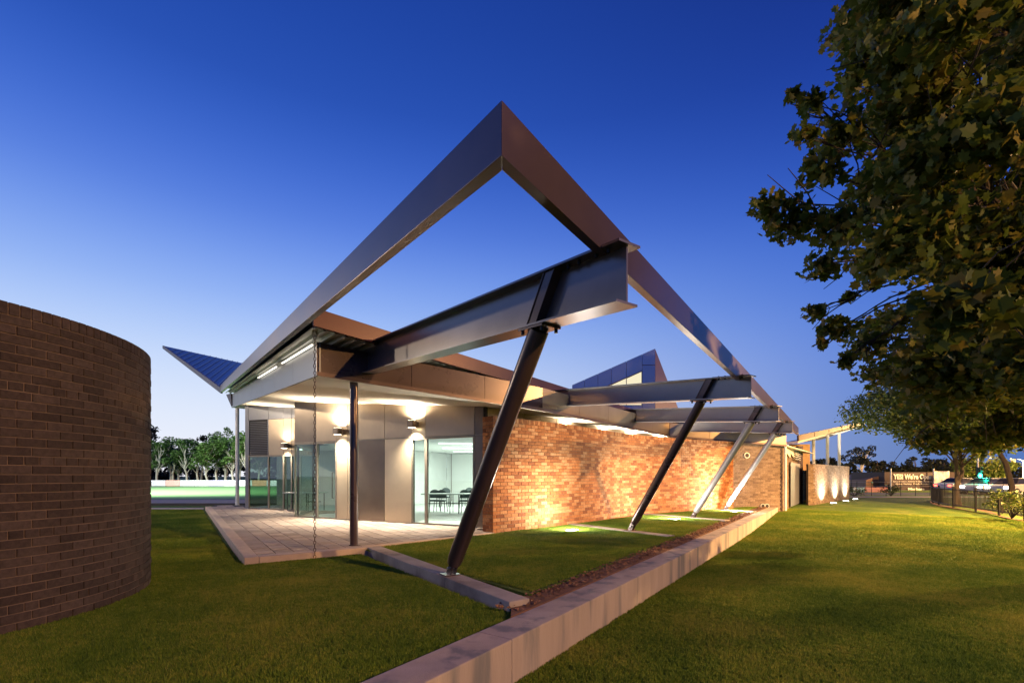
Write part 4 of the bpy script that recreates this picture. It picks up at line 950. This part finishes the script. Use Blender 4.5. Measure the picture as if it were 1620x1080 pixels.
# ================================================================ trees
def maple_poly():
    pts = []; rad = [1, .66, .95, .62, .86, .55, .66, .34]
    angs = [90, 68, 42, 20, -5, -30, -52, -85]
    for a, r_ in zip(angs, rad): pts.append((r_ * math.cos(math.radians(a)), r_ * math.sin(math.radians(a))))
    left = [(-x, y) for x, y in pts[1:-1]][::-1]
    return pts + [(0, -.3)] + left
MP = np.array(maple_poly())
def leaf_arrays(centers, normals_jit, size, poly, rs):
    """many leaves as one vertex/face list (fans of triangles around a centre)"""
    n = len(centers); k = len(poly)
    ang = rs.uniform(0, 2 * np.pi, n); tilt = rs.normal(0, .75, (n, 2))
    sz = size * rs.uniform(.65, 1.25, n)
    P = np.concatenate([np.zeros((1, 2)), poly]); P3_ = np.concatenate([P, (np.abs(P[:, :1]) * .18)], axis=1)  # (k+1,3) slight fold
    ca, sa = np.cos(ang), np.sin(ang)
    Rz = np.zeros((n, 3, 3)); Rz[:, 0, 0] = ca; Rz[:, 0, 1] = -sa; Rz[:, 1, 0] = sa; Rz[:, 1, 1] = ca; Rz[:, 2, 2] = 1
    a, b = tilt[:, 0], tilt[:, 1]
    Rx = np.zeros((n, 3, 3)); Rx[:, 0, 0] = 1; Rx[:, 1, 1] = np.cos(a); Rx[:, 1, 2] = -np.sin(a); Rx[:, 2, 1] = np.sin(a); Rx[:, 2, 2] = np.cos(a)
    Ry = np.zeros((n, 3, 3)); Ry[:, 1, 1] = 1; Ry[:, 0, 0] = np.cos(b); Ry[:, 0, 2] = np.sin(b); Ry[:, 2, 0] = -np.sin(b); Ry[:, 2, 2] = np.cos(b)
    Rm = np.einsum('nij,njk,nkl->nil', Rx, Ry, Rz)
    V = np.einsum('nij,kj->nki', Rm, P3_) * sz[:, None, None] + np.asarray(centers)[:, None, :]
    V = V.reshape(-1, 3); base = np.arange(n) * (k + 1)
    tri = np.array([(0, 1 + i, 1 + (i + 1) % k) for i in range(k)])
    Fc = (base[:, None, None] + tri[None]).reshape(-1, 3)
    return V, Fc
def mesh_np(name, V, Fc, m, parent):
    me = bpy.data.meshes.new(name); V = V - np.array(parent.location) if parent is not None else V
    me.vertices.add(len(V)); me.vertices.foreach_set('co', V.astype(np.float32).ravel())
    me.loops.add(len(Fc) * 3); me.loops.foreach_set('vertex_index', Fc.astype(np.int32).ravel())
    me.polygons.add(len(Fc)); me.polygons.foreach_set('loop_start', np.arange(0, len(Fc) * 3, 3, dtype=np.int32)); me.polygons.foreach_set('loop_total', np.full(len(Fc), 3, dtype=np.int32))
    me.update(calc_edges=True); me.materials.append(m)
    o = bpy.data.objects.new(name, me); COL.objects.link(o)
    if parent is not None: o.parent = parent
    return o
SMALL = np.array([(0, 1), (.42, .25), (.3, -.6), (-.3, -.6), (-.42, .25)])
def clump_points(centers, radii, per, rs, shell=.55):
    out = []
    for c, r_ in zip(centers, radii):
        n = int(per * (r_ ** 2) + 8); d = rs.normal(size=(n, 3)); d /= np.linalg.norm(d, axis=1)[:, None]
        rr = r_ * (shell + (1 - shell) * rs.random(n)) ** 1.0 * rs.uniform(.55, 1.0, n) ** .5
        out.append(np.array(c) + d * rr[:, None] * np.array([1, 1, .72]))
    return np.concatenate(out)
def branch(mb, a, b, r0, r1, wig=.08, n=5, sides=7):
    a, b = Vector(a), Vector(b); pts = []; ln = (b - a).length
    for k in range(n + 1):
        t = k / n; p = a.lerp(b, t) + Vector((random.uniform(-1, 1), random.uniform(-1, 1), random.uniform(-.5, .5))) * wig * ln * (.0 if k in (0, n) else .5); p.z += math.sin(t * math.pi) * ln * .05; pts.append(p)
    mb.tube(pts, [r0 + (r1 - r0) * k / n for k in range(n + 1)], sides, caps=False)
def tree(name, label, x, y, z0, h, cr, seed, leafm, barkm, leafsize=.12, per=90, trunk_r=.18, nclump=26, crown_from=.35, flat=.8, group=None, cat='tree', twin=False, poly=SMALL):
    rs = np.random.default_rng(seed); random.seed(seed)
    t = thing(name, label, cat, (x, y, z0), group=group)
    cz = z0 + h * (crown_from + 1) / 2; ch_ = h * (1 - crown_from) / 2
    cents, rads = [], []
    for k in range(nclump):
        d = rs.normal(size=3); d /= np.linalg.norm(d); q = rs.random() ** .4
        cents.append((x + d[0] * cr * q * .82, y + d[1] * cr * q * .82, cz + d[2] * ch_ * q * .85)); rads.append(cr * rs.uniform(.22, .42))
    mb = MB(); topz = z0 + h * .8
    stems = [(x, y)] if not twin else [(x - .12, y), (x + .2, y + .1)]
    for si, (sx_, sy_) in enumerate(stems):
        tx, ty = x + rs.normal() * .04 * h + (si * 2 - 1) * .06 * h * twin, y + rs.normal() * .04 * h
        branch(mb, (sx_, sy_, z0 - .1), (tx, ty, topz), trunk_r, trunk_r * .25, .05, 8, 9)
        for k, c in enumerate(cents):
            if k % len(stems) != si: continue
            tt = min(.95, max(.3, (c[2] - z0) / h * .75)); st = (sx_ + (tx - sx_) * tt, sy_ + (ty - sy_) * tt, z0 + (topz - z0) * tt * .9)
            branch(mb, st, c, trunk_r * .35, trunk_r * .06, .1, 4, 5)
    obj('trunk', mb, barkm, t, smooth=True, fixn=False)
    P = clump_points(cents, rads, per, rs); V, Fc = leaf_arrays(P, None, leafsize, poly, rs); mesh_np('crown', V, Fc, leafm, t)['kind'] = 'stuff'
    return t

# foreground maple overhanging from the right
random.seed(11)
mt = thing('overhanging_maple_tree', 'big dark maple with broad lobed leaves overhanging the lawn from the street side', 'tree', (11.5, 8.5, -.3))
rs = np.random.default_rng(5)
cl = []   # (px, py, Y, r)
edge = [(1350, 40, 6.5, .45), (1370, 120, 6.3, .5), (1285, 165, 6.0, .22), (1330, 215, 6.2, .42), (1270, 215, 6.0, .2), (1300, 270, 6.1, .35), (1215, 325, 6.0, .26), (1255, 350, 6.1, .42), (1330, 360, 6.3, .5), (1300, 420, 6.2, .3),
        (1290, 495, 6.6, .2), (1320, 520, 6.8, .3), (1345, 470, 7.0, .12), (1390, 420, 6.8, .45), (1375, 545, 7.5, .4), (1300, 545, 6.8, .1), (1400, 300, 6.5, .6), (1420, 180, 6.3, .6), (1420, 60, 6.2, .6), (1450, 380, 7, .7), (1440, 500, 7.5, .6),
        (1255, 150, 6.0, .12), (1340, 570, 7, .2)]
for k in range(16): edge.append((rs.uniform(1480, 1680), rs.uniform(610, 700), rs.uniform(9, 11.5), rs.uniform(.35, .55)))
for (px_, py_, Y_, r_) in edge: cl.append((Q(px_, py_, Y_), r_))
for k in range(104):
    px_ = rs.uniform(1430, 1800); py_ = rs.uniform(-120, 620); Y_ = rs.uniform(4.2, 9); cl.append((Q(px_, py_, Y_), rs.uniform(.45, .85)))
for k in range(26):
    px_ = rs.uniform(1385, 1680); py_ = rs.uniform(520, 665) ; cl.append((Q(px_, py_, rs.uniform(8, 10)), rs.uniform(.35, .6)))
mb = MB(); trunk_top = Vector((10.8, 8.6, 7.6)); branch(mb, (11.5, 8.5, -.4), trunk_top, .32, .16, .04, 8, 12)
forks = [Vector((8.6, 7.4, 5.6)), Vector((8.0, 7.6, 8.2)), Vector((7.2, 7.0, 4.6)), Vector((9.0, 6.0, 7.0))]
for k, f in enumerate(forks): branch(mb, Vector((11.4, 8.5, 3.2 + k * .9)), f, .13, .07, .08, 6, 8)
for c, r_ in cl:
    f = min(forks, key=lambda q: (q - c).length); m_ = f.lerp(c, .55) + Vector((0, 0, .12)); branch(mb, f, m_, .026, .014, .12, 4, 6); branch(mb, m_, c, .014, .005, .12, 4, 5)
    for q in range(3): branch(mb, m_.lerp(c, .6), c + Vector(rs.normal(size=3)) * r_ * .6, .010, .004, .1, 3, 4)
obj('trunk', mb, M['bark'], mt, smooth=True, fixn=False)
P = clump_points([tuple(c) for c, _ in cl], [r_ for _, r_ in cl], 1250, rs, .25)
dpx = np.array([(CX + p[0] / p[1] * F, CY - (p[2] - H) / p[1] * F) for p in P]); inview = (dpx[:, 0] > 1150) & (dpx[:, 0] < 1625) & (dpx[:, 1] > -10) & (dpx[:, 1] < 760)
order = np.argsort(P[:, 1] + (~inview) * 100)
lone = order[:300]; restl = order[300:]
V, Fc = leaf_arrays(P[restl], None, .072, MP, rs); mesh_np('foliage', V, Fc, M['leaf'], mt)['kind'] = 'stuff'
V0_, F0_ = leaf_arrays(np.zeros((1, 3)), None, .105, MP, np.random.default_rng(1)); lm = None
for i in lone:
    if lm is None:
        me = bpy.data.meshes.new('leaf'); me.from_pydata(V0_.tolist(), [], F0_.tolist()); me.materials.append(M['leaf']); lm = me
    o = bpy.data.objects.new('leaf', lm); COL.objects.link(o); o.parent = mt; o.location = Vector(P[i]) - mt.location; o.rotation_euler = (rs.normal() * .8, rs.normal() * .8, rs.uniform(0, 6.28)); s_ = rs.uniform(.5, .85); o.scale = (s_, s_, s_)

# street-side trees
tree('street_tree', 'spreading street tree with twin trunks by the picket fence, lit yellow green', 22.6, 24.5, -.1, 8.0, 4.6, 21, M['leaf2'], M['bark'], .11, 420, .10, 44, .34, twin=True)
tree('street_tree', 'tall street tree with one straight dark trunk beside the traffic light', 27.2, 26.5, -.1, 9.5, 4.6, 22, M['leaf2'], M['bark'], .12, 330, .15, 44, .46)
tree('street_tree', 'leafy street tree behind the twin trunked one', 34.5, 31, -.1, 8.5, 4.5, 24, M['leaf2'], M['bark'], .13, 180, .12, 34, .5)
tree('street_tree', 'orange lit street tree under the far street lamps', 60.5, 62, -.3, 5.2, 3.2, 23, M['leaf2'], M['bark'], .22, 110, .12, 24, .15)
# park trees beyond the field
lk = ['first', 'second', 'third', 'fourth', 'fifth', 'sixth', 'seventh', 'eighth', 'ninth', 'tenth', 'eleventh', 'twelfth']
for k, px_ in enumerate((248, 271, 282, 294, 313, 327, 342, 357, 368, 379, 392, 410)):
    Y_ = 71 + (k * 37 % 5) * 1.1; h_ = (7.0, 8.0, 6.0, 7.6, 8.3, 7.4, 7.9, 9.8, 8.7, 7.6, 8.3, 8.0)[k]
    tree('park_tree', '%s pale trunked park tree counted from the drum wall, beyond the sports field' % lk[k], (px_ - CX) / F * Y_, Y_, 0, h_, 2.2 + (k % 3) * .35, 50 + k, M['leaf3'], M['palebark'], .2, 130, .17, 18, .26, group='pale trunked trees beyond the sports field', twin=(k % 3 == 1))
bm_ = MB(); cs_, rr_ = [], []
rb_ = np.random.default_rng(77)
for k in range(150):
    x_ = rb_.uniform(-78, -2); cs_.append((x_, rb_.uniform(84, 92), rb_.uniform(.8, 8.2 + 1.3 * math.sin(x_ * .35) + .8 * math.sin(x_ * 1.1)))); rr_.append(rb_.uniform(1.0, 2.0))
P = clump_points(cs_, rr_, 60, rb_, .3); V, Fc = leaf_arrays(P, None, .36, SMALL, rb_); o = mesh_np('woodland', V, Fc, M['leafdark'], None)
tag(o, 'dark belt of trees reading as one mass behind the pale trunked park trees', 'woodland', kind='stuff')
# dark skyline trees on the right
sky_l = ['dark tree behind the canopy posts, seen before the first post', 'dark tree behind the canopy posts, between first and second post', 'dark tree rising just past the last canopy post', '', 'dark tree next to the tall gum, touching its crown',
  'dark tree behind the peak of the market shed', 'dark tree behind the first word of the big market sign', 'tallest dark tree behind the middle of the big market sign', 'dark tree behind the end of the big market sign', 'dark tree behind the poster hoarding',
  'dark tree behind the twin trunks of the fence side street tree', 'dark tree behind the green traffic light', 'dark tree behind the orange street lamps']
for k, (px_, ty, w_) in enumerate(((1290, 718, 4), (1308, 716, 4), (1335, 722, 5), (1362, 704, 6), (1385, 718, 4), (1408, 722, 4.5), (1432, 728, 5), (1455, 716, 5), (1478, 726, 5), (1500, 722, 6), (1530, 726, 6), (1565, 728, 6), (1600, 726, 6))):
    Y_ = 95; h_ = (752 - ty) * Y_ / F + 1.6
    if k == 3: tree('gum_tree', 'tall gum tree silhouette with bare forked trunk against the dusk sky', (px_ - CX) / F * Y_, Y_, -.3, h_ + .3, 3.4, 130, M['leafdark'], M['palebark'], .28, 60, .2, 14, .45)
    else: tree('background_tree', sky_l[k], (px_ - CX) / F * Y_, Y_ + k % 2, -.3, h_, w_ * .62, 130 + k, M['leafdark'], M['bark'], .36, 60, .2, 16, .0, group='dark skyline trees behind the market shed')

# ================================================================ market, signs, road, traffic
ms = thing('market_shed', 'low brown gabled market shed behind the sign board', 'building', (44, 62, -.4))
sh = [Q(1370, 775, 62), Q(1412, 775, 62), Q(1412, 748, 62), Q(1404, 748, 62), Q(1370, 759, 62)]
obj('wall', MB().extr(sh, (4, 12, 0)), mat('shed_wall', (.16, .09, .06), rough=.8, var=.2), ms)
for k in range(5):
    obj('siding', MB().bar(Q(1370, 762 + k * 2.4, 61.9), Q(1411, 762 + k * 2.4, 61.9), .05, .03), M['darkpanel'], ms)
obj('hall_wall', MB().box((52, 64, .75), (10, 6, 2.3)), mat('market_wall', (.045, .03, .028), rough=.8), ms)
sg = thing('market_sign', 'dark sign board reading YES! We’re Open with smaller lines of lettering', 'sign', tuple(Q(1444, 768, 58)))
def board(x0, y0, x1, y1, Y_, m, parent, name='board'):
    return obj(name, MB().extr([Q(x0, y1, Y_), Q(x1, y1, Y_), Q(x1, y0, Y_), Q(x0, y0, Y_)], (0, .12, 0)), m, parent)
board(1411, 747.5, 1476, 768, 58, M['signboard'], sg)
def text(s, px_, py_, Y_, hpx, parent, m, name='lettering', bold=0.0, width=None, shear=0):
    cu = bpy.data.curves.new(name, 'FONT'); cu.body = s; cu.size = hpx * Y_ / F * 1.4; cu.extrude = .01; cu.offset = bold; cu.resolution_u = 2; cu.shear = shear
    tmp = bpy.data.objects.new('tmp', cu); COL.objects.link(tmp); dg = bpy.context.evaluated_depsgraph_get(); me = bpy.data.meshes.new_from_object(tmp.evaluated_get(dg)); bpy.data.objects.remove(tmp)
    v = np.empty(len(me.vertices) * 3); me.vertices.foreach_get('co', v); v = v.reshape(-1, 3); w0 = v[:, 0].max() - v[:, 0].min(); sc = 1 if width is None else width * Y_ / F / w0
    p = Q(px_, py_, Y_); o_ = np.stack([(v[:, 0] - v[:, 0].min()) * sc + p.x, np.full(len(v), p.y) - v[:, 2], v[:, 1] + p.z], 1) - np.array(parent.location)
    me.vertices.foreach_set('co', o_.ravel()); me.materials.clear(); me.materials.append(m); me.update(); o = bpy.data.objects.new(name, me); COL.objects.link(o); o.parent = parent; return o
text('YES! We’re Open', 1413.5, 757.2, 57.9, 7.6, sg, M['chalk'], bold=.03, width=60)
text('Indoor Furniture, Outdoor & Garden Furniture', 1413, 762.2, 57.9, 2.2, sg, M['chalk'], width=61)
text('Great Variety  Fresh Produce', 1417, 766, 57.9, 2.4, sg, M['chalk'], width=55)
sg2 = thing('market_name_board', 'narrow dark board reading Markets below the big sign', 'sign', tuple(Q(1450, 779, 58)))
board(1413, 769.5, 1476, 779, 58, M['signboard'], sg2); text('Markets', 1436.5, 775.6, 57.9, 4.4, sg2, M['chalk'], bold=.03, width=26)
sg3 = thing('poster_hoarding', 'pale patchwork hoarding of posters right of the market sign', 'hoarding', tuple(Q(1490, 772, 57)))
board(1478, 745, 1502, 771, 57, mat('poster_pale', (.42, .38, .38), rough=.7, var=.5, scale=2.2, dirt=(.12, .1, .16), dscale=1.4), sg3)
for k, px_ in enumerate((1409.5, 1477)):
    o = obj('sign_pole', MB().tube([Q(px_, 782, 57.5), Q(px_, 741, 57.5)], .07, 8), M['galv']); tag(o, ('slim pole at the left edge of the market sign', 'slim pole between the market sign and the poster hoarding')[k], 'pole', 'poles beside the market sign')
bn = thing('red_banner_row', 'red and white banners along the far boundary left of the market sign', 'banner', tuple(Q(1372, 779, 50)))
for k, (x0, x1, c) in enumerate(((1347, 1356, (.5, .5, .55)), (1356, 1368, (.35, .5, .6)), (1369, 1404, (.62, .24, .2)))):
    board(x0, 770.5, x1, 778, 50, mat('banner_cloth_%s' % ('grey', 'blue', 'red')[k], c, rough=.7), bn, 'banner_panel')
text('MARKETS EVERY WEEKEND', 1370.5, 776.5, 49.9, 4, bn, M['chalk'], width=31) if False else None
# road
tag(obj('road', MB().add([(24, 38, -.20), (300, 38, -.20), (300, 47, -.20), (24, 47, -.20)], [(0, 1, 2, 3)]), M['asphalt']), kind='structure')
tag(obj('pavement', MB().add([(28.5, 18, -.13), (33, 18, -.13), (60, 37.6, -.16), (24, 37.6, -.16)], [(0, 1, 2, 3)]), M['path']), kind='structure')
# traffic light
tl = thing('traffic_light', 'traffic light showing green on a grey pole across the road', 'traffic light', tuple(G(1547, 781, -.2)))
P = G(1547, 781, -.2); obj('pole', MB().tube([P, P + Vector((0, 0, 3.2))], .06, 10), M['galv'], tl, smooth=True)
hd = obj('signal_head', MB().box((P.x, P.y - .12, 1.75), (.34, .2, .95)), M['black'], tl, bevel=.02)
for k, m_ in enumerate((M['green_signal'], M['black'], M['black'])):
    obj('lens', MB().tube([(P.x, P.y - .222, 1.45 + .3 * k), (P.x, P.y - .24, 1.45 + .3 * k)], .155, 18), m_, hd)
    obj('visor', MB().tube([(P.x, P.y - .222, 1.47 + .3 * k), (P.x, P.y - .36, 1.47 + .3 * k)], .145, 14, caps=False), M['black'], hd) if k else None
plamp('green_glow', (P.x, P.y - .6, 1.45), 500, (.02, 1, .6), .1)
# street lamps (two seen, the rest out of view)
def street_lamp(x, y, z0, h, label, power, arm=(-1.2, 0), color=SODIUM, drop=.06):
    t = thing('street_lamp', label, 'street lamp', (x, y, z0), group='sodium street lamps')
    obj('pole', MB().tube([(x, y, z0), (x, y, z0 + h)], [.09, .05], 10), M['galv'], t, smooth=True)
    ax_, ay_ = arm; obj('arm', MB().tube([(x, y, z0 + h - .05), (x + ax_ * .5, y + ay_ * .5, z0 + h + .18), (x + ax_, y + ay_, z0 + h + .2)], .035, 8), M['galv'], t, smooth=True)
    hd_ = obj('lamp_head', MB().box((x + ax_ * 1.15, y + ay_ * 1.15, z0 + h + .2), (.6, .28, .12)), M['galv'], t, bevel=.02)
    obj('lens', MB().box((x + ax_ * 1.15, y + ay_ * 1.15, z0 + h + .14 - drop / 2), (.4, .24, drop)), M['lamp_orange'], hd_)
    l = plamp('sodium', (x + ax_ * 1.15, y + ay_ * 1.15, z0 + h - .05 - drop), power, color, .15); return t
P = Q(1581, 738, 66); street_lamp(P.x + 1.3, P.y, -.3, P.z + .3, 'glowing orange street lamp just left of the dark straight trunk', 32000, drop=.4)
P = Q(1604, 728, 66); street_lamp(P.x + 1.3, P.y, -.3, P.z + .3, 'glowing orange street lamp right of the dark straight trunk', 32000, drop=.4)
street_lamp(23.5, 12.0, -.2, 7.6, 'street lamp on the near kerb beyond the picket fence', 12500)
l_ = spot('sodium_downlight', (22.1, 12.0, 7.25), (21.0, 12.6, 0), 62000, SODIUM, 146, .7, .15)
street_lamp(13.5, -6.0, -.2, 7.0, 'street lamp on the kerb behind the viewpoint', 9500)

street_lamp(57.5, 49.5, -.2, 7.0, 'unseen street lamp added to light the market corner', 30000)  # unseen lamp added for light on the sign, road and cars
street_lamp(46.5, 35.5, -.2, 7.0, 'street lamp on the near pavement opposite the market corner', 14000)
street_lamp(-20.5, 14.0, 0, 6.5, 'lamp post on the path left of the terrace lawn', 2600, arm=(1.0, 0), color=(1, .80, .55))
# picket fence
fence_pts = [G(1476, 790, -.1), G(1470, 796, -.1), G(1490, 803, -.1), G(1510, 808, -.1), G(1535, 814, -.12), G(1560, 819, -.14), G(1590, 826, -.16), G(1625, 833, -.2), G(1700, 852, -.25)]
fence_pts = [Vector((26.5, 30.5, -.1)), Vector((24.0, 27.6, -.1)), Vector((22.2, 24.9, -.1)), Vector((21.2, 22.4, -.12)), Vector((19.9, 19.5, -.14)), Vector((18.7, 17.2, -.18)), Vector((17.2, 15.0, -.22)), Vector((15.9, 13.3, -.28))]
fence_pts = smooth_path([tuple(p) for p in fence_pts], 4); FPp = [Vector(p) for p in fence_pts]
pf = thing('picket_fence', 'low black steel picket fence curving along the street edge of the lawn', 'fence', tuple(FPp[10]))
ln = [0]
for i in range(len(FPp) - 1): ln.append(ln[-1] + (FPp[i + 1] - FPp[i]).length)
def fat(s):
    for i in range(len(ln) - 1):
        if s <= ln[i + 1]: t = (s - ln[i]) / (ln[i + 1] - ln[i]); return FPp[i].lerp(FPp[i + 1], t)
    return FPp[-1]
s = 0; k = 0; bar0 = None
while s < ln[-1]:
    p = fat(s)
    if k % 18 == 0: obj('post', MB().bar(p - Vector((0, 0, .1)), p + Vector((0, 0, 1.02)), .06, .06, up=(0, 1, 0)), M['black'], pf)
    else:
        o = obj('picket', MB().bar((0, 0, .06), (0, 0, .9), .018, .018, up=(0, 1, 0)) if bar0 is None else None, M['black'], pf, local=True, data=None if bar0 is None else bar0.data); bar0 = bar0 or o; o.location = p - pf.location
    s += .115; k += 1
for zz in (.12, .88): obj('rail', MB().tube([p + Vector((0, 0, zz)) for p in FPp], .022, 6), M['black'], pf)
tag(obj('garden_bed', MB().add([(p.x - .5, p.y - .45, zlawn(p.x, p.y) + .012) for p in FPp] + [(p.x + 1.2, p.y + .9, zlawn(p.x, p.y) + .012) for p in FPp[::-1]], [tuple(range(2 * len(FPp)))]), M['soil']), kind='structure')
# far wire fence with low shrubs
wf = thing('wire_fence', 'thin wire fence across the far end of the lawn', 'fence', (26, 38, -.12))
for k in range(15):
    x_ = 22.5 + k * 1.15; obj('post', MB().tube([(x_, 38, -.15), (x_, 38, 1.0)], .022, 6), M['black'], wf)
for zz in (.3, .62, .95): obj('wire', MB().bar((22.5, 38, zz), (38.6, 38, zz), .012, .012), M['galv'], wf)
def shrub(x, y, z, r_, h_, seed, label, lm_=None, ls=.07, per=330):
    rs = np.random.default_rng(seed); t = thing('shrub', label, 'shrub', (x, y, z)); mb = MB(); random.seed(seed)
    cs = [(x + rs.normal() * r_ * .4, y + rs.normal() * r_ * .4, z + h_ * rs.uniform(.3, .75)) for _ in range(7)]
    for c in cs: branch(mb, (x, y, z), c, .02, .008, .1, 3, 4)
    obj('stem', mb, M['bark'], t, fixn=False); P = clump_points(cs, [r_ * .5] * 7, per, rs, .2); V, Fc = leaf_arrays(P, None, ls, SMALL, rs); mesh_np('foliage', V, Fc, lm_ or M['leaf2'], t)['kind'] = 'stuff'; return t
shrub(26.2, 37, -.12, .9, .9, 301, 'round low shrub by the wire fence, nearer the low brick wall'); shrub(29.0, 37, -.12, .8, .8, 302, 'low shrub by the wire fence below the market sign'); shrub(24.2, 36.5, -.12, .6, .7, 305, 'smallest shrub by the wire fence beside the brick wall')
shrub(18.6, 18.0, -.15, .8, 1.3, 303, 'loose leafy shrub growing through the picket fence'); shrub(20.6, 20.3, -.15, .6, 1.1, 304, 'leafy shrub behind the picket fence near the straight trunk')

# cars on the road
def make_car():
    t = thing('parked_car', '', 'car')
    prof = [(-2.2, .28), (-2.22, .62), (-2.1, .82), (-1.25, .93), (-.55, 1.38), (.75, 1.42), (1.5, .98), (2.1, .88), (2.22, .6), (2.2, .28)]
    def sect(pts, y0, y1): return [Vector((x, y0, z)) for x, z in pts]
    obj('body', MB().extr([Vector((x, -.86, z)) for x, z in [(-2.2, .28), (-2.22, .62), (-2.1, .82), (-1.25, .93), (1.5, .98), (2.1, .88), (2.22, .6), (2.2, .28)]], (0, 1.72, 0)), M['carpaint'], t, local=True, bevel=.06)
    obj('cabin', MB().hexa([(-1.25, -.80, .92), (1.5, -.80, .96), (1.5, .80, .96), (-1.25, .80, .92)], [(-.55, -.62, 1.38), (.75, -.62, 1.42), (.75, .62, 1.42), (-.55, .62, 1.38)]), M['darkglass2'], t, local=True, bevel=.04)
    obj('roof', MB().box((.1, 0, 1.42), (1.25, 1.2, .04)), M['carpaint'], t, local=True, bevel=.015)
    for x in (-1.35, 1.35):
        for y in (-.84, .84):
            w_ = obj('wheel', MB().tube([(x, y - .09, .31), (x, y + .09, .31)], .31, 20), M['black'], t, local=True, smooth=True)
            obj('rim', MB().tube([(x, y - .1, .31), (x, y + .1, .31)], .19, 14), M['galv'], w_, local=True)
    for y in (-.62, .62):
        obj('headlight', MB().box((-2.21, y, .66), (.06, .3, .15)), M['headlamp'], t, local=True, bevel=.01); obj('taillight', MB().box((2.2, y, .72), (.06, .28, .14)), M['taillamp'], t, local=True, bevel=.01)
    return t
M['carpaint'] = mat('car_paint_silver', (.40, .39, .38), rough=.4, metal=.1); M['darkglass2'] = mat('car_glass', (.012, .012, .013), rough=.35, spec=.2)
cr = make_car()
cars = [(1560, 43.0, .35, 'silver car with bright headlights passing below the street lamps, beside the traffic light', .35), (1604, 40.5, .3, 'silver car with bright headlights nearest the right end of the picket fence', .35), (1520, 45.5, 3.35, 'silver car showing red tail lights behind the twin trunked tree', .4)]
for k, (px_, Y_, rz_, lab, zz) in enumerate(cars):
    c = cr if k == 0 else copy_tree(cr); c.location = ((px_ - CX) / F * Y_, Y_, -.19); c.rotation_euler = (0, 0, rz_); tag(c, lab, 'car', 'cars on the street')
